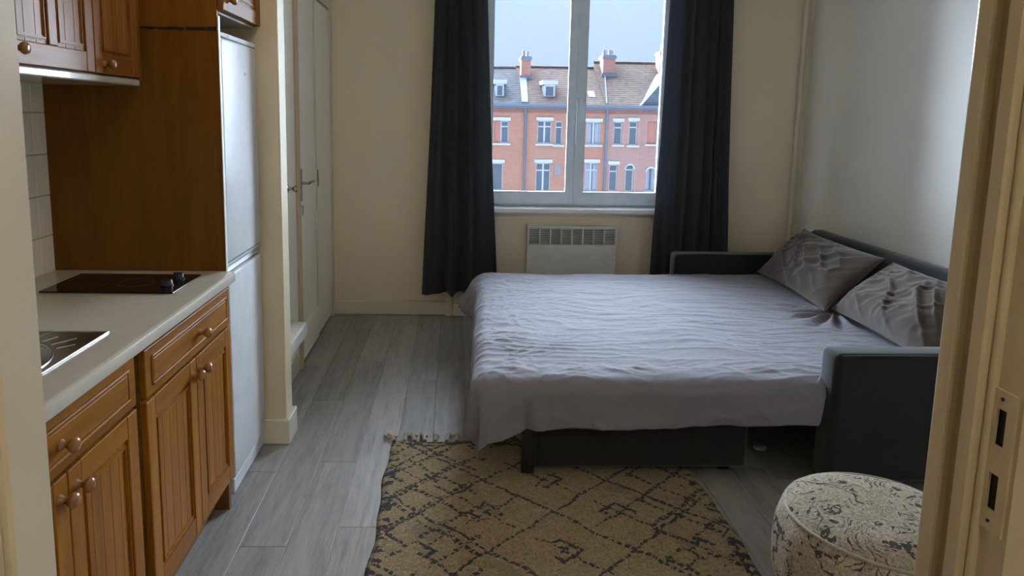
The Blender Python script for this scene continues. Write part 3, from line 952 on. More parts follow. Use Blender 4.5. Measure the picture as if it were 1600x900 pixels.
# ---- tall brown side panel between hob and fridge
tp = thing('side_panel', (-1.15, 2.49, CT), 'tall brown veneer panel between the hob and the fridge', 'panel')
obj('lower_panel', BX(XK + 0.001, -0.843, 2.480, 2.496, CT + 0.0005, 1.792), MPANEL, tp)
obj('upper_panel', BX(XK + 0.001, -0.845, 2.478, 2.496, 1.797, 2.50), MPANEL, tp)
obj('edge_strip', BX(-0.843, -0.8405, 2.479, 2.497, CT + 0.0005, 1.84), MWHITE, tp)
bm = bmesh.new()
for i in range(7):
    ya = -1.09 + i * 0.034 + random.uniform(0, 0.01)
    add_box(bm, ya, ya + random.uniform(0.02, 0.04), 2.4775, 2.481, 1.790, 1.797 + random.uniform(0.0, 0.006))
obj('torn_joint', bm, MDARK, tp)

# ---- fridge
fg = thing('fridge_freezer', (-1.13, 2.72, 0), 'tall white two-door fridge freezer between brown panel and column', 'fridge')
FX = -0.842
obj('body', BX(-1.44, FX - 0.055, 2.505, 2.932, 0.02, 1.785, 0.006, 2), MFRIDGE, fg)
du = bmesh.new(); add_box(du, FX - 0.052, FX, 2.503, 2.934, 0.938, 1.770, 0.010, 3)
obj('door', du, MFRIDGE, fg, 30)
dl = bmesh.new(); add_box(dl, FX - 0.052, FX, 2.503, 2.934, 0.075, 0.890, 0.010, 3)
obj('door', dl, MFRIDGE, fg, 30)
obj('top_trim', BX(FX - 0.05, FX - 0.001, 2.504, 2.933, 1.7715, 1.790, 0.004, 2), MFRIDGE, fg)
gp = bmesh.new()
add_prism(gp, [(FX - 0.048, 0.892), (FX - 0.020, 0.892), (FX - 0.008, 0.902), (FX - 0.014, 0.915), (FX - 0.005, 0.925), (FX - 0.006, 0.936), (FX - 0.048, 0.936)], 2.508, 2.930, 'xz')
obj('grip', gp, MGREY, fg)
obj('kick_plate', BX(FX - 0.05, FX - 0.006, 2.508, 2.930, 0.012, 0.070, 0.003), MFRIDGE, fg)
bm = bmesh.new(); add_lathe(bm, [(0.006, 0), (0.006, 0.0012), (0.004, 0.002)], (FX, 2.775, 1.655), 'x', 14)
obj('badge', bm, MGREY, fg)
bm = bmesh.new(); add_lathe(bm, [(0.004, 0), (0.004, 0.0012)], (FX - 0.001, 2.585, 1.780), 'x', 12); obj('screw_cap', bm, MGREY, fg)
obj('hinge_cover', BX(FX - 0.03, FX + 0.002, 2.905, 2.928, 1.790, 1.797, 0.002), MFRIDGE, fg)

# ---- cabinet above the fridge
oc = thing('overhead_cabinet', (-1.1, 2.76, 1.85), 'pine cabinet hanging above the white fridge', 'cabinet')
bm = bmesh.new()
add_box(bm, -1.45, -0.843, 2.498, 2.945, 1.860, 2.50)
obj('body', bm, MPANEL, oc)
obj('underside', BX(-1.44, -0.85, 2.502, 2.94, 1.852, 1.8595), MCOUNTER, oc)
cab_door(oc, 2.482, 2.943, 1.862, 2.49, -0.822, 2.520, 1.900, nb=6, st=0.05, rail=0.055, mv=MUP_V, mh=MUP_H)

# ================================================================== RADIATOR AND CURTAINS
rd = thing('electric_convector', (0.89, 4.93, 0.12), 'white electric convector heater with slotted grille under the window', 'heater')
bm = bmesh.new()
RX0, RX1 = 0.552, 1.222
add_box(bm, RX0, RX1, 4.895, 4.970, 0.12, 0.567, 0.004, 2)
add_box(bm, RX0, RX1, 4.895, 4.970, 0.688, 0.705, 0.003, 2)
add_box(bm, RX0, RX0 + 0.014, 4.895, 4.970, 0.560, 0.700)
add_box(bm, RX1 - 0.014, RX1, 4.895, 4.970, 0.560, 0.700)
obj('casing', bm, MRADI, rd)
obj('inner_shade', BX(RX0 + 0.014, RX1 - 0.014, 4.925, 4.965, 0.560, 0.690), plain('heater_inside', (0.10, 0.095, 0.08), 0.8), rd)
for i in range(9):
    z = 0.572 + i * 0.0135
    obj('slat', BX(RX0 + 0.014, RX1 - 0.014, 4.897, 4.917, z, z + 0.0045), MRADI, rd)
for i in range(7):
    xx = RX0 + 0.014 + (i + 1) * (RX1 - RX0 - 0.028) / 8
    obj('grille_bar', BX(xx - 0.004, xx + 0.004, 4.8955, 4.922, 0.566, 0.690), MRADI, rd)
bm = bmesh.new(); add_lathe(bm, [(0.004, 0), (0.004, -0.003)], (1.14, 4.895, 0.30), 'y', 10); obj('indicator', bm, MGREY, rd)
obj('wall_bracket', BX(0.7, 1.08, 4.970, YB, 0.25, 0.5), MRADI, rd)


def curtain(name, label, xa_t, xb_t, xa_b, xb_b, zt, zb, yc, folds, amp, group):
    nu, nv = 240, 48
    U = np.linspace(0, 1, nu); V = np.linspace(0, 1, nv)
    prof = np.zeros(nu)
    for c, w, h in folds:
        prof += h * np.exp(-((U - c) / w) ** 2)
    P = np.zeros((nu, nv, 3))
    for j, v in enumerate(V):
        xa = xa_t + (xa_b - xa_t) * v; xb = xb_t + (xb_b - xb_t) * v
        drift = 0.012 * np.sin(5 * v + U * 9) * v
        P[:, j, 0] = xa + (xb - xa) * U + drift * 0.6 + 0.006 * np.sin(2 * np.pi * U * 3.3 + 2.0 * v) * np.sin(np.pi * U)
        P[:, j, 1] = yc - amp * prof * (0.75 + 0.25 * v) - 0.003 * np.sin(U * 17 + 3 * v)
        P[:, j, 2] = zt + (zb - zt) * v - (0.016 * (prof / prof.max()) if v == 1 else 0.016 * (prof / prof.max()) * v) + 0.010
    c = thing(name, ((xa_b + xb_b) / 2, yc, zb), label, 'curtain', group)
    bm = bmesh.new(); add_grid(bm, P)
    o = obj('fabric_panel', bm, MCURT, c, 180)
    md = o.modifiers.new('thickness', 'SOLIDIFY'); md.thickness = 0.005; md.offset = 0
    hm = bmesh.new(); hp = P[:, -1, :].copy(); 
    add_tube(hm, [tuple(p + np.array([0, -0.0012, 0.002])) for p in hp[::2]], 0.0036, 6)
    obj('hem', hm, MCURT, c, True)
    return c


curtain('curtain', 'charcoal curtain hanging to the left of the window, hem above the baseboard', -0.132, 0.207, -0.215, 0.325, 2.62, 0.200, 4.885,
        [(0.06, 0.10, 0.75), (0.20, 0.06, 0.35), (0.385, 0.055, 1.0), (0.62, 0.058, 1.05), (0.82, 0.07, 0.45), (0.97, 0.09, 0.85)], 0.105, 'charcoal window curtains')
curtain('curtain', 'charcoal curtain hanging to the right of the window, behind the sofa arm', 1.511, 1.947, 1.456, 2.030, 2.62, 0.200, 4.885,
        [(0.03, 0.10, 0.9), (0.20, 0.07, 0.55), (0.36, 0.06, 0.9), (0.55, 0.08, 0.75), (0.74, 0.05, 1.0), (0.86, 0.045, 0.5), (0.98, 0.06, 0.95)], 0.10, 'charcoal window curtains')
cr = thing('curtain_rod', (0.9, 4.88, 2.63), 'dark curtain rod above the window', 'rod')
bm = bmesh.new(); add_tube(bm, [(-0.3, 4.87, 2.645), (2.15, 4.87, 2.645)], 0.012, 12); obj('pole', bm, MLEG, cr, True)
for xx in (-0.3, 2.15):
    bm = bmesh.new(); add_lathe(bm, [(0.012, -0.02), (0.026, -0.008), (0.026, 0.012), (0.01, 0.024)], (xx, 4.87, 2.645), 'x', 16); obj('finial', bm, MLEG, cr, True)
for xx in (-0.24, 2.09):
    bm = bmesh.new(); add_tube(bm, [(xx, 4.87, 2.645), (xx, 4.99, 2.645)], 0.008, 8); obj('bracket', bm, MLEG, cr, True)

# ================================================================== RUG
RGX0, RGX1, RGY0, RGY1 = -0.273, 1.045, 0.85, 2.955
rg = thing('berber_rug', ((RGX0 + RGX1) / 2, (RGY0 + RGY1) / 2, 0.0), 'beige woven rug with dark dashed diamond pattern and knotted fringe', 'rug')
nx, ny = 70, 110
gx = np.linspace(RGX0, RGX1, nx); gy = np.linspace(RGY0, RGY1, ny)
P = np.zeros((nx, ny, 3))
P[:, :, 0] = gx[:, None]; P[:, :, 1] = gy[None, :]
wob = 0.006 * np.sin(gy * 9.0) + 0.004 * np.sin(gy * 23.0 + 1)
P[:, :, 0] += wob[None, :] * (np.abs(np.linspace(-1, 1, nx)) ** 6)[:, None]
P[:, :, 1] += (0.005 * np.sin(gx * 21))[:, None] * (np.linspace(0, 1, ny) ** 20)[None, :]
P[:, :, 2] = 0.010 + 0.0012 * rng.standard_normal((nx, ny))
P[0, :, 2] = P[-1, :, 2] = 0.001; P[:, 0, 2] = P[:, -1, 2] = 0.001
bm = bmesh.new(); add_grid(bm, P)
rgo = obj('woven_field', bm, rug_material((RGX0 + RGX1) / 2, (RGY0 + RGY1) / 2), rg, 180)
md = rgo.modifiers.new('thickness', 'SOLIDIFY'); md.thickness = 0.001; md.offset = -1
xx = RGX0 + 0.012
i = 0
while xx < RGX1:
    L = random.uniform(0.05, 0.085); dx = random.uniform(-0.03, 0.02) - (0.05 if i == 0 else 0)
    bm = bmesh.new()
    add_tube(bm, [(xx, RGY1 - 0.012, 0.009), (xx + dx * 0.3, RGY1 + L * 0.28, 0.017), (xx + dx * 0.55, RGY1 + L * 0.45, 0.016), (xx + dx * 0.7, RGY1 + L * 0.62, 0.010), (xx + dx, RGY1 + L, 0.005)],
             [0.010, 0.008, 0.013, 0.007, 0.004], 7)
    add_tube(bm, [(xx + 0.008, RGY1 + L * 0.4, 0.010), (xx + dx + 0.016, RGY1 + L * 0.8, 0.006)], [0.006, 0.003], 6)
    obj('tassel', bm, MFRINGE, rg, True)
    xx += random.uniform(0.040, 0.058); i += 1

# ================================================================== POUF
pf = thing('round_pouf', (1.285, 1.825, 0), 'round beige wool pouf with dark line pattern beside the rug', 'pouf')
PR, PH = 0.285, 0.375
bm = bmesh.new()
prof = []
for k in range(29):
    a = -math.pi / 2 + math.pi * k / 28
    ca, sa = math.cos(a), math.sin(a)
    prof.append((max(0.004, PR * abs(ca) ** 0.52), PH / 2 + PH / 2 * math.copysign(abs(sa) ** 0.62, sa)))
add_lathe(bm, prof, (1.285, 1.825, 0), 'z', 96)
for v in bm.verts:
    dx, dy = v.co.x - 1.285, v.co.y - 1.825
    r = math.hypot(dx, dy); a = math.atan2(dy, dx); zz = v.co.z
    if zz > 0.02:
        v.co.z += 0.006 * math.sin(a * 3 + 1) * r / PR + (0.012 * (r / PR) ** 2 * 0.5 if zz > 0.2 else 0)
        k = 1 + 0.012 * math.sin(a * 12) * (1 - abs(zz / PH - 0.5))
        v.co.x = 1.285 + dx * k; v.co.y = 1.825 + dy * k
obj('cushion_body', bm, pouf_material(), pf, 180)
bm = bmesh.new()
add_tube(bm, [(1.285 + 0.257 * math.cos(2 * math.pi * i / 60), 1.825 + 0.257 * math.sin(2 * math.pi * i / 60), 0.328 + 0.006 * math.sin(4 * math.pi * i / 60)) for i in range(60)], 0.0052, 8, True)
obj('piping', bm, MPIPE, pf, True)

# ================================================================== SOFA BED
sb = thing('sofa_bed', (1.6, 3.55, 0), 'charcoal fabric sofa bed pulled out into a double bed', 'sofa bed')
for ya, yb in ((2.520, 2.645), (4.500, 4.625)):
    bm = bmesh.new(); add_box(bm, 1.535, 2.50, ya, yb, 0.035, 0.585, 0.028, 4)
    ao = obj('armrest', bm, MSOFA, sb, 40)
    sm_ = bmesh.new(); add_tube(sm_, [(1.560, ya + 0.004, 0.579), (2.49, ya + 0.004, 0.579)], 0.003, 6); 
    obj('seam', sm_, MSOFA, ao, True)
    for fx in (1.60, 2.42):
        obj('foot', BX(fx - 0.025, fx + 0.025, ya + 0.03, yb - 0.03, 0.0, 0.037), MLEG, ao)
bm = bmesh.new()
add_prism(bm, [(2.30, 0.08), (2.60, 0.08), (2.60, 0.69), (2.585, 0.745), (2.55, 0.765), (2.50, 0.765), (2.465, 0.745), (2.36, 0.30)], 2.645, 4.50, 'xz')
obj('backrest', bm, MSOFA, sb, 50)
obj('seat_base', BX(1.62, 2.36, 2.66, 4.49, 0.05, 0.27, 0.015, 2), MSOFA, sb)
po_ = bmesh.new(); add_box(po_, 0.356, 1.262, 2.650, 4.36, 0.035, 0.270, 0.018, 3)
obj('pull_out_drawer', po_, MSOFA, sb, 40)
obj('bed_frame', BX(0.30, 1.62, 2.66, 4.40, 0.255, 0.29, 0.004), MLEG, sb)
for ly in (2.648, 4.32):
    obj('leg', BX(0.300, 0.352, ly, ly + 0.05, 0.012, 0.262, 0.004), MLEG, sb)
for ly in (2.70, 4.28):
    obj('foot', BX(1.16, 1.21, ly, ly + 0.05, 0.0, 0.04, 0.003), MLEG, sb)
mt = bmesh.new(); add_box(mt, 0.21, 2.30, 2.675, 4.43, 0.285, 0.435, 0.04, 4)
obj('mattress', mt, MMATT, sb, 60)


# ---- smooth noise on arrays for the bedding
def vnoise(x, y, seed):
    r = np.random.default_rng(seed)
    T = r.random((64, 64)) * 2 - 1
    xi = np.floor(x).astype(int); yi = np.floor(y).astype(int)
    fx = x - xi; fy = y - yi
    fx = fx * fx * (3 - 2 * fx); fy = fy * fy * (3 - 2 * fy)
    g = lambda a, b: T[a % 64, b % 64]
    return (g(xi, yi) * (1 - fx) + g(xi + 1, yi) * fx) * (1 - fy) + (g(xi, yi + 1) * (1 - fx) + g(xi + 1, yi + 1) * fx) * fy


def ridged(x, y, seed, p=3.0):
    return (1 - np.abs(vnoise(x, y, seed))) ** p


def duvet():
    ns, nt = 330, 300
    X0, X1 = 0.155, 2.28          # foot edge, head end on the mattress
    Y0, Y1 = 2.640, 4.425
    hf, hn = 0.25, 0.245          # hang at the foot and at the near side
    R = 0.070
    S = np.linspace(-hf, X1 - X0, ns)
    T = np.linspace(-hn, (Y1 - Y0) + 0.10, nt)
    s, t = np.meshgrid(S, T, indexing='ij')
    top = 0.452
    W = Y1 - Y0

    def wrap(d):
        """arc length past an edge -> outward distance and drop"""
        d = np.maximum(d, 0)
        q = R * np.pi / 2
        a = np.minimum(d, q) / R
        out = R * np.sin(a); dn = R * (1 - np.cos(a)) + np.maximum(d - q, 0)
        return out, dn
    df = np.maximum(-s, 0); dn_ = np.maximum(-t, 0)
    # towards the arm the near side is tucked in
    xw = X0 + s
    tuck = np.clip((1.545 - xw) / 0.04, 0, 1)
    dn_ = dn_ * tuck * (1 + 0.22 * np.exp(-((xw - 0.10) / 0.17) ** 2))
    dfar = np.maximum(t - W, 0) * np.clip((1.5 - xw) / 0.1, 0, 1)
    d = np.sqrt(df ** 2 + np.maximum(dn_, dfar) ** 2)
    o, drop = wrap(d)
    ux = np.where(d > 1e-9, -df / np.maximum(d, 1e-9), 0)
    uy = np.where(d > 1e-9, (-dn_ + dfar) / np.maximum(d, 1e-9), 0)
    skew = 0.075 * np.clip(t / W, -0.2, 1.1)
    bx = np.maximum(s, 0); by = np.clip(t, 0, W)
    x = X0 + bx + skew * np.clip(1 - bx / 1.2, 0, 1) + ux * o
    y = Y0 + by + uy * o
    z = top - drop
    hang = np.clip(drop / 0.18, 0, 1)
    hangf = np.clip(drop / 0.15, 0, 1.2)
    corner = np.clip(np.minimum(df, dn_) / 0.14, 0, 1)
    ang = np.arctan2(dn_, df + 1e-9)
    fold = np.cos(ang * 4 - 0.3) * corner
    flare = corner * (0.030 + 0.045 * fold) * np.clip(d / 0.2, 0, 1.5)
    x += ux * flare * 1.1; y += uy * flare * 0.7
    # flap fold beside the foot corner, bulge at the far foot corner
    y += np.abs(uy) * 0.030 * np.exp(-((xw - 0.30 - 0.10 * drop) / 0.022) ** 2) * np.clip((drop - 0.07) / 0.1, 0, 1) * (t < 0)
    y -= np.abs(uy) * 0.022 * np.exp(-((xw - 0.19) / 0.07) ** 2) * np.clip((drop - 0.05) / 0.12, 0, 1) * (t < 0)
    x -= np.where(df > 0, 1, 0) * 0.085 * np.clip((t - 1.35) / 0.35, 0, 1) * hangf
    # gentle waves on the hanging sides
    wn_ = 0.010 * np.sin(xw * 9 + 1.2) + 0.007 * np.sin(xw * 21 + 0.4) + 0.006 * vnoise(xw * 14, t * 9, 5)
    y += uy * wn_ * hang
    wf_ = 0.010 * np.sin(t * 12 + 0.5) + 0.007 * vnoise(t * 15 + 3, s * 8, 6)
    x += ux * wf_ * hang
    # creases: long ones across the bed top, finer diagonal ones, fan at the cushions
    flat = 1 - hang
    a1 = ridged(s * 3.2 + 1.5 * vnoise(s * 2, t * 3, 1), t * 17 + 1.2 * vnoise(s * 3, t * 2, 2), 7, 4)
    a2 = ridged(s * 6 + 2, t * 30 + 2 * vnoise(s * 4, t * 4, 3), 8, 3)
    a3 = ridged((s + t) * 9, (s - t) * 22 + 2 * vnoise(s * 5, t * 5, 4), 9, 4)
    soft = vnoise(s * 4, t * 5, 10)
    big = vnoise(s * 1.7 + 5, t * 2.1, 12)
    foot = np.exp(-(np.maximum(s, 0) / 0.35) ** 2)
    z_add = flat * (0.0042 * a1 + 0.0030 * a2 + 0.0040 * a3 * (0.35 + foot) + 0.004 * soft + 0.008 * big)
    # fan of creases where the two cushions meet
    fx_, fy_ = 2.09 - X0, 3.50 - Y0
    rx, ry = s - fx_, t - fy_
    rr = np.hypot(rx, ry); aa = np.arctan2(ry, -rx)
    z_add += flat * 0.024 * np.cos(aa * 13 + 1.3 * vnoise(rr * 6, aa * 2, 15)) * np.exp(-(rr / 0.21) ** 2) * np.clip(rr / 0.06, 0, 1)
    # crumple line along the near top edge
    near = np.exp(-((t - 0.07) / 0.06) ** 2)
    z_add += near * 0.007 * ridged(s * 11, t * 16 + s * 5, 16, 2)
    z += z_add
    y -= np.abs(uy) * hang * (0.010 * ridged(s * 5 + t * 7, t * 9 - s * 4, 17, 3) + 0.006 * ridged(s * 11 - t * 9, t * 15 + s * 5, 21, 2))
    x -= np.abs(ux) * 0.007 * ridged(t * 13 + s * 6, s * 12, 18, 2) * hang
    # uneven hem: deeper towards the foot corner, shallower towards the arm
    z += hang * np.clip((xw - 0.45) / 1.1, 0, 1) * np.abs(uy) * 0.025
    P = np.stack([x, y, z], -1)
    return P


dv = thing('duvet', (1.1, 3.5, 0.44), 'crumpled pale mauve-grey duvet spread over the pulled-out bed', 'duvet')
bm = bmesh.new(); add_grid(bm, duvet())
do = obj('cover', bm, MDUVET, dv, 180)
md = do.modifiers.new('thickness', 'SOLIDIFY'); md.thickness = 0.008; md.offset = -1


def cushion(label, base_a, base_b, up, w_, h_, th, seed, group):
    """base_a -> base_b: the lower long edge; up: direction of the short side"""
    A, B = Vector(base_a), Vector(base_b)
    e1 = (B - A).normalized(); e2 = Vector(up).normalized()
    e2 = (e2 - e1 * e1.dot(e2)).normalized()
    n_ = e1.cross(e2).normalized()
    if n_.x > 0:
        n_ = -n_
    C0 = (A + B) / 2 + e2 * h_ / 2 + n_ * th * 0.20
    n1, n2 = 90, 60
    a = np.linspace(-1, 1, n1)[:, None] * np.ones((1, n2)); b = np.ones((n1, 1)) * np.linspace(-1, 1, n2)[None, :]
    pin_a = 1 - 0.055 * (1 - b ** 2); pin_b = 1 - 0.075 * (1 - a ** 2)
    prof_ = (np.clip(1 - np.abs(a) ** 2.6, 0, 1) ** 0.62) * (np.clip(1 - np.abs(b) ** 2.6, 0, 1) ** 0.62)
    rr = np.hypot(a - 0.15, b - 0.9)
    cr_ = 0.10 * ridged(a * 5 + b * 2.5, b * 1.2 - a * 0.5, seed, 4) + 0.06 * ridged(a * 9 - b * 4, b * 2, seed + 1, 3) + 0.12 * vnoise(a * 1.6 + 3, b * 1.4, seed + 2)
    cr_ *= 0.5 + 0.5 * np.clip(prof_ * 1.4, 0, 1)
    bm = bmesh.new()
    Vs = []
    for sgn in (1, -1):
        dz = sgn * th / 2 * (prof_ * (1 + (cr_ * 2.3 if sgn > 0 else 0)))
        P = np.zeros((n1, n2, 3))
        for k in range(3):
            P[:, :, k] = C0[k] + e1[k] * a * pin_a * w_ / 2 + e2[k] * b * pin_b * h_ / 2 + n_[k] * dz
        # sag: the lower front bulges
        Vs.append(P); add_grid(bm, P)
    bmesh.ops.remove_doubles(bm, verts=bm.verts, dist=1e-5)
    c = thing('back_cushion', tuple((A + B) / 2), label, 'cushion', group)
    obj('cover', bm, MCUSH, c, 180)
    P = Vs[0]
    ring = [P[i, 0] for i in range(0, n1, 2)] + [P[-1, j] for j in range(0, n2, 2)] + [P[i, -1] for i in range(n1 - 1, 0, -2)] + [P[0, j] for j in range(n2 - 1, 0, -2)]
    bm = bmesh.new(); add_tube(bm, [tuple(p) for p in ring], 0.0035, 6, True)
    obj('seam', bm, MCUSH, c, True)
    return c


cushion('grey rectangular back cushion nearest the window on the bed', (2.115, 4.44, 0.452), (2.060, 3.49, 0.452), (0.60, 0.0, 0.60), 0.95, 0.42, 0.20, 31, 'grey sofa back cushions')
cushion('grey rectangular back cushion nearest the doorway, cut off by the right jamb', (2.115, 3.52, 0.452), (2.06, 2.68, 0.452), (0.60, 0.0, 0.52), 0.86, 0.41, 0.21, 47, 'grey sofa back cushions')

# scraps lying under the bed
bm = bmesh.new()
pts = [(1.405, 2.87), (1.445, 2.862), (1.462, 2.885), (1.43, 2.90), (1.402, 2.89)]
add_prism(bm, pts, 0.001, 0.006, 'xy')
for v in bm.verts:
    v.co.z += 0.008 * abs(math.sin(v.co.x * 60 + v.co.y * 40)) if v.co.z > 0.003 else 0
tag(obj('paper_scrap', bm, MPAPER), 'small white scrap on the floor in the shadow under the bed', 'scrap')

# ================================================================== FILL LIGHTS (unseen globes added above the frame for brightness)
def added_fill_lamp(x, y, r, watts, col_, label):
    c = thing('added_fill_lamp', (x, y, CE - 0.16), label, 'lamp')
    bm = bmesh.new(); add_lathe(bm, [(0.06, CE - 0.025), (0.06, CE - 0.001)], (x, y, 0), 'z', 24); obj('ceiling_rose', bm, MWHITE, c)
    bm = bmesh.new(); add_tube(bm, [(x, y, CE - 0.025), (x, y, CE - 0.10 - 0.0)], 0.006, 8); obj('stem', bm, MCHROME, c)
    bm = bmesh.new(); bmesh.ops.create_uvsphere(bm, u_segments=32, v_segments=16, radius=r)
    bmesh.ops.translate(bm, verts=bm.verts, vec=(x, y, CE - 0.10 - r))
    area = 4 * math.pi * r * r
    obj('fill_globe', bm, emit_mat('fill_globe_glow', col_, watts / (area * math.pi)), c, True)
    return c


added_fill_lamp(-0.35, 2.0, 0.17, ROOM_FILL_W, (1.0, 0.90, 0.76), 'unseen fill globe added under the room ceiling')
added_fill_lamp(0.30, -0.55, 0.10, HALL_FILL_W, (1.0, 0.90, 0.74), 'small unseen fill globe added under the hall ceiling')

# ================================================================== OUTSIDE: TERRACE ACROSS THE STREET
FY = 40.0


def EX(px, py=200):
    return 2.259 + (px - 770) * 0.03807 + (py - 165) * 0.00074


def EZ(py, px=900):
    return 2.171 - (py - 165) * 0.0379 + (px - 770) * 0.00064


MBR1 = brick_material('orange_brick', (0.57, 0.235, 0.15), (0.50, 0.195, 0.12), (0.54, 0.40, 0.32))
MBR2 = brick_material('rose_brick', (0.52, 0.20, 0.145), (0.46, 0.17, 0.12), (0.50, 0.36, 0.31))
MBRD = brick_material('darker_brick', (0.38, 0.17, 0.125), (0.30, 0.13, 0.10), (0.36, 0.25, 0.22))  # darker brick tone for the band below the gutter
MBR3 = brick_material('pink_brick', (0.54, 0.27, 0.21), (0.48, 0.235, 0.18), (0.52, 0.41, 0.36))
MRT1 = rooftile_material('grey_roof_tile', (0.060, 0.060, 0.064), (0.125, 0.12, 0.122))
MRT2 = rooftile_material('brown_roof_tile', (0.075, 0.056, 0.048), (0.150, 0.118, 0.102))
MRT3 = rooftile_material('red_roof_tile', (0.38, 0.20, 0.15), (0.50, 0.29, 0.22))
MSLATE = rooftile_material('blue_slate', (0.14, 0.155, 0.18), (0.20, 0.22, 0.25))
MSTONE = plain('white_stone', (0.66, 0.68, 0.72), 0.9, spec=0.1)
MZINC = plain('zinc_gutter', (0.20, 0.23, 0.28), 0.6)
MZINCL = plain('pale_zinc', (0.20, 0.215, 0.24), 0.9, spec=0.1)
MEXFR = plain('white_window_paint', (0.62, 0.65, 0.70), 0.8, spec=0.1)
MEXGL = plain('far_window_glass', (0.16, 0.19, 0.22), 0.12, spec=0.6)
MEXBR = plain('orange_blind', (0.56, 0.23, 0.16), 0.7)
MVENT = plain('vent_grey', (0.36, 0.30, 0.29), 0.8)
MNET = plain('net_curtain_fabric', (0.42, 0.45, 0.50), 0.9)
MPOT = plain('grey_chimney_pot', (0.30, 0.27, 0.27), 0.9)
MASPH = plain('street_asphalt', (0.20, 0.20, 0.21), 0.9)

GZ = -9.0
st = obj('street', BX(-60, 80, 5.6, 80, GZ - 0.2, GZ), MASPH)
struct(st, 'street between the two rows of houses')


def house(label, px0, px1, ridge, rough_mat, brick, wins, extra_left=0, extra_right=0):
    x0, x1 = EX(px0) - extra_left, EX(px1) + extra_right
    eave = EZ(166, (px0 + px1) / 2) if False else 2.22
    h = thing('terraced_house', ((x0 + x1) / 2, FY, GZ), label, 'building', 'terraced brick houses across the street')
    holes = []
    for w in wins:
        holes.append((EX(w['x0'], w['y0']), EX(w['x1'], w['y0']), EZ(w['y1'], w['x0']), EZ(w['y0'], w['x0'])))
    bm = bmesh.new()
    holed_wall(bm, x0, x1, GZ, eave, holes, FY, FY + 0.35)
    obj('wall', bm, brick, h)
    obj('rear_wall', BX(x0, x1, FY + 0.36, FY + 8.0, GZ, eave - 0.1), brick, h)
    for w, (a, b, c, d) in zip(wins, holes):
        bm = bmesh.new(); t_ = 0.075
        zt_ = c + (d - c) * w.get('transom', 0.74)
        cells = []
        ms = [a] + [a + (b - a) * m for m in w.get('mull', [])] + [b]
        if w.get('transom') == 0:
            for p, q in zip(ms, ms[1:]):
                cells.append((p + t_ * 0.7, q - t_ * 0.7, c + t_, d - t_))
        else:
            for p, q in zip(ms, ms[1:]):
                cells.append((p + t_ * 0.7, q - t_ * 0.7, c + t_, zt_ - t_ * 0.5))
                cells.append((p + t_ * 0.7, q - t_ * 0.7, zt_ + t_ * 0.5, d - t_))
        holed_wall(bm, a, b, c, d, cells, FY + 0.10, FY + 0.17)
        wo = obj('window', bm, MEXFR, h)
        obj('pane', BX(a + 0.03, b - 0.03, FY + 0.135, FY + 0.15, c + 0.03, d - 0.03), MEXGL, wo)
        if w.get('curt'):
            for k in range(2):
                q0 = a + 0.06 + k * (b - a) * 0.55
                obj('net_curtain', BX(q0, q0 + (b - a) * 0.28, FY + 0.128, FY + 0.134, c + 0.10, d - 0.1), MNET, wo)
        if w.get('arch'):
            bm = bmesh.new()
            pl = [(a - 0.06, d - 0.30)] + [((a + b) / 2 + (b - a + 0.12) / 2 * math.cos(math.pi - math.pi * i / 10), d - 0.30 + 0.36 * math.sin(math.pi * i / 10)) for i in range(1, 10)] + [(b + 0.06, d - 0.30), (b, d - 0.30)] + \
                 [((a + b) / 2 + (b - a) / 2 * math.cos(math.pi * i / 10), d - 0.30 + 0.26 * math.sin(math.pi * i / 10)) for i in range(1, 10)] + [(a, d - 0.30)]
            add_prism(bm, pl, FY - 0.06, FY + 0.12, 'xz')
            obj('arch', bm, MSTONE, wo)
        if w.get('lint', True):
            obj('lintel', BX(a - 0.10, b + 0.10, FY - 0.10, FY + 0.10, d, d + 0.20, 0.015), MSTONE, h)
        obj('sill', BX(a - 0.12, b + 0.12, FY - 0.14, FY + 0.12, c - 0.11, c, 0.012), MSTONE, h)
        if w.get('blind'):
            obj('blind', BX(a + 0.02, a + (b - a) * w['blind'], FY + 0.06, FY + 0.10, c + 0.02, d - 0.02), MEXBR, wo)
    # gutter with cornice
    bm = bmesh.new()
    add_box(bm, x0, x1, FY - 0.32, FY, eave - 0.06, eave + 0.10)
    add_box(bm, x0, x1, FY - 0.16, FY, eave - 0.17, eave - 0.06)
    obj('gutter', bm, MZINC, h)
    obj('frieze', BX(x0, x1, FY - 0.05, FY, eave - 0.42, eave - 0.17), MBRD, h)
    # roof slab rising to the ridge
    zr = CAM_H + (EZ(ridge, (px0 + px1) / 2) - CAM_H) * 1.10
    bm = bmesh.new()
    add_prism(bm, [(FY - 0.1, eave + 0.06), (FY + 4.0, zr), (FY + 8.1, eave + 0.06)], x0, x1, 'yz')
    obj('roof', bm, rough_mat, h)
    rdg = bmesh.new(); add_tube(rdg, [(x0, FY + 4.0, zr), (x1, FY + 4.0, zr)], 0.10, 8)
    obj('ridge_tiles', rdg, rough_mat, h)
    return h, x0, x1, eave, zr


def roof_z(yd, eave, zr):
    return eave + 0.06 + (zr - eave - 0.06) * (yd + 0.1) / 4.1


def W(x0, x1, y0, y1, **k):
    d = dict(x0=x0, x1=x1, y0=y0, y1=y1); d.update(k); return d


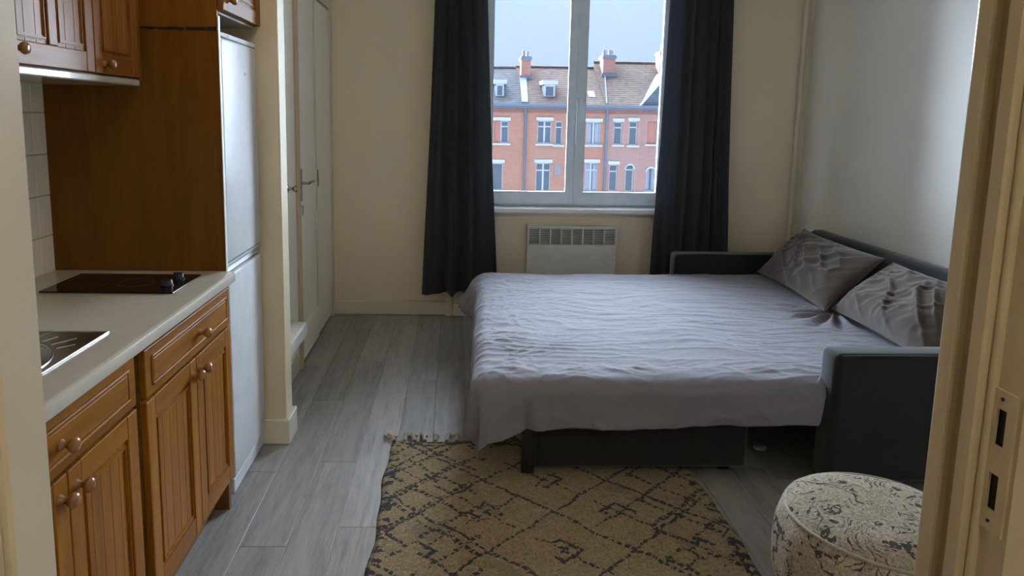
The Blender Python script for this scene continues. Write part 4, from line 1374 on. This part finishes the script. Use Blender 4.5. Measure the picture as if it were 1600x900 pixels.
hA = house('orange brick terraced house with grey tiled roof, left end of the row', 700, 813, 107, MRT1, MBR1,
           [W(773, 795, 188, 223, mull=[0.45], blind=0.42), W(768, 786, 254, 298, transom=0.0), W(720, 742, 188, 224, mull=[0.5]), W(720, 742, 254, 300, mull=[0.5])], extra_left=6)
hB = house('orange brick terraced house with brown tiled roof and white dormer, middle of the row', 813, 945, 107, MRT2, MBR1,
           [W(840, 862, 188, 224, mull=[0.5]), W(868, 879, 189, 226, lint=False), W(917, 939, 190, 226, mull=[0.5], transom=0.0, curt=True),
            W(838, 861, 254, 300, mull=[0.5]), W(916, 936, 254, 300, mull=[0.45], curt=True)])
hC = house('rose brick terraced house with taller roof and slate gable, right end of the row', 945, 1040, 100, MRT2, MBR3,
           [W(960, 973, 190, 226), W(984, 997, 189, 227), W(954, 967, 257, 300), W(980, 993, 257, 301, arch=True, lint=False, transom=0.8),
            W(1013, 1027, 262, 300, arch=True, lint=False, curt=True, transom=0.0), W(1013, 1027, 190, 225, lint=False, blind=0.9)], extra_right=8)


def chimney(h, px, w, ytop, eave, zr, npots, yd=3.2):
    xs = CAM_H + 0  # keeps real size
    s = (FY + yd) / FY
    xc = EX(px, 110) * s
    zt_ = CAM_H + (EZ(ytop, px) - CAM_H) * s
    zb_ = roof_z(yd - 0.5, eave, zr) - 0.3
    c = obj('chimney', BX(xc - w / 2, xc + w / 2, FY + yd - 0.5, FY + yd + 0.5, zb_, zt_), MBR2, h)
    bm = bmesh.new(); add_box(bm, xc - w / 2 - 0.07, xc + w / 2 + 0.07, FY + yd - 0.57, FY + yd + 0.57, zt_ - 0.16, zt_ - 0.04); add_box(bm, xc - w / 2 - 0.03, xc + w / 2 + 0.03, FY + yd - 0.53, FY + yd + 0.53, zt_ - 0.04, zt_ + 0.05)
    obj('cap', bm, MZINC, c)
    for i in range(npots):
        px_ = xc - w / 2 + w * (i + 0.5) / npots
        bm = bmesh.new(); add_lathe(bm, [(0.11, 0), (0.09, 0.22), (0.115, 0.26), (0.10, 0.34)], (px_, FY + yd + (0.2 if i % 2 else -0.2), zt_ + 0.05), 'z', 10)
        obj('chimney_pot', bm, MPOT, c)
    an = bmesh.new(); add_tube(an, [(xc - w * 0.3, FY + yd, zt_), (xc - w * 0.3, FY + yd, zt_ + 0.75)], 0.014, 5); add_tube(an, [(xc - w * 0.3 - 0.2, FY + yd, zt_ + 0.6), (xc - w * 0.3 + 0.2, FY + yd, zt_ + 0.6)], 0.012, 5)
    obj('aerial', an, MZINC, c)
    fl_ = BX(xc - w / 2 - 0.10, xc + w / 2 + 0.10, FY + yd - 0.62, FY + yd - 0.48, zb_ + 0.05, zb_ + 0.45)
    obj('flashing', fl_, MZINCL, c)
    return xc


for (h, px, w, yt, n) in ((hB, 820, 0.58, 92, 2), (hC, 947, 0.76, 90, 4), (hC, 1033, 0.62, 84, 2)):
    chimney(h[0], px, w, yt, h[3], h[4], n)

# zinc party-wall strip below the left chimney
def strip(h, pxa, pxb, mat, yd0=0.0, yd1=3.4, lift=0.10, drift=0.0, nm='party_wall_flashing'):
    ho, x0, x1, ev, zr = h
    bm = bmesh.new()
    pts = []
    for yd, k in ((yd0, 0), (yd1, 1)):
        s = (FY + yd) / FY
        z = roof_z(yd, ev, zr)
        pts.append((EX(pxa, 150) * s + drift * k, EX(pxb, 150) * s + drift * k, FY + yd, z))
    (a0, b0, ya, za), (a1, b1, yb, zb) = pts
    v = [bm.verts.new(p) for p in ((a0, ya, za), (b0, ya, za), (b1, yb, zb), (a1, yb, zb), (a0, ya, za + lift), (b0, ya, za + lift), (b1, yb, zb + lift), (a1, yb, zb + lift))]
    for f in ((0, 3, 2, 1), (4, 5, 6, 7), (0, 1, 5, 4), (1, 2, 6, 5), (2, 3, 7, 6), (3, 0, 4, 7)):
        bm.faces.new([v[i] for i in f])
    obj(nm, bm, mat, ho)


strip(hB, 815.0, 825.0, MZINCL, drift=-0.2)
strip(hC, 947, 948.6, MZINCL, drift=-0.25)


def dormer(h, pxa, pxb, pya, pyb, yd=0.8):
    ho, x0, x1, ev, zr = h
    s = (FY + yd) / FY
    a, b = EX(pxa, pya) * s, EX(pxb, pya) * s
    zt_, zb_ = CAM_H + (EZ(pya, pxa) - CAM_H) * s, CAM_H + (EZ(pyb, pxa) - CAM_H) * s
    y = FY + yd
    c = obj('dormer', BX(a, b, y, y + 2.2, zb_ - 0.3, zt_), MZINCL, ho)
    bm = bmesh.new(); holed_wall(bm, a + 0.02, b - 0.02, zb_, zt_ - 0.18, [(a + 0.12, b - 0.12, zb_ + 0.12, zt_ - 0.30)], y - 0.06, y - 0.002)
    obj('dormer_frame', bm, MEXFR, c)
    obj('pane', BX(a + 0.08, b - 0.08, y - 0.025, y - 0.012, zb_ + 0.08, zt_ - 0.26), MEXGL, c)
    obj('dormer_top', BX(a - 0.10, b + 0.14, y - 0.22, y + 2.2, zt_ - 0.18, zt_ + 0.06), MEXFR, c)


dormer(hB, 849, 867, 128, 153)
dormer(hA, 774, 788, 127, 152)
# roof windows
for h, pxc, pyc in ((hB, 923, 147),):
    ho, x0, x1, ev, zr = h
    yd = 1.0
    s = (FY + yd) / FY
    xc = EX(pxc, pyc) * s
    zc = roof_z(yd, ev, zr)
    sl_ = (zr - ev) / 4.1
    bm = bmesh.new()
    v = [bm.verts.new(p) for p in ((xc - 0.2, FY + yd - 0.3, zc - 0.3 * sl_ + 0.05), (xc + 0.2, FY + yd - 0.3, zc - 0.3 * sl_ + 0.05), (xc + 0.2, FY + yd + 0.3, zc + 0.3 * sl_ + 0.05), (xc - 0.2, FY + yd + 0.3, zc + 0.3 * sl_ + 0.05))]
    bm.faces.new(v)
    bmesh.ops.solidify(bm, geom=bm.faces[:], thickness=0.06)
    obj('roof_window', bm, MEXFR, ho)
# slate gable and upper roof of the right house
ho, x0, x1, ev, zr = hC
ga, gb = EX(1000, 165), EX(1000, 165) + 3.4
gm = (ga + gb) / 2
gz = EZ(112, 1030)
bm = bmesh.new(); add_prism(bm, [(ga, ev + 0.10), (gb, ev + 0.10), (gm, gz)], FY - 0.05, FY + 2.6, 'xz')
go = obj('gable', bm, MSLATE, ho)
bm = bmesh.new(); add_tube(bm, [(ga - 0.02, FY - 0.12, ev + 0.10), (gm, FY - 0.12, gz + 0.03)], 0.06, 6); add_tube(bm, [(gb + 0.02, FY - 0.12, ev + 0.10), (gm, FY - 0.12, gz + 0.03)], 0.06, 6)
obj('barge_board', bm, MEXFR, go)
# downpipes
for h, px, mat in ((hB, 820.5, MZINCL), (hC, 948, MZINC)):
    bm = bmesh.new(); add_tube(bm, [(EX(px, 200), FY - 0.08, h[3] - 0.1), (EX(px, 200), FY - 0.08, GZ)], 0.075, 8)
    obj('downpipe', bm, mat, h[0], True)
# shallow vent panel between the middle house windows
obj('vent_panel', BX(EX(867, 254), EX(878, 254), FY - 0.05, FY, EZ(274, 870), EZ(256, 870), 0.01), MVENT, hB[0])
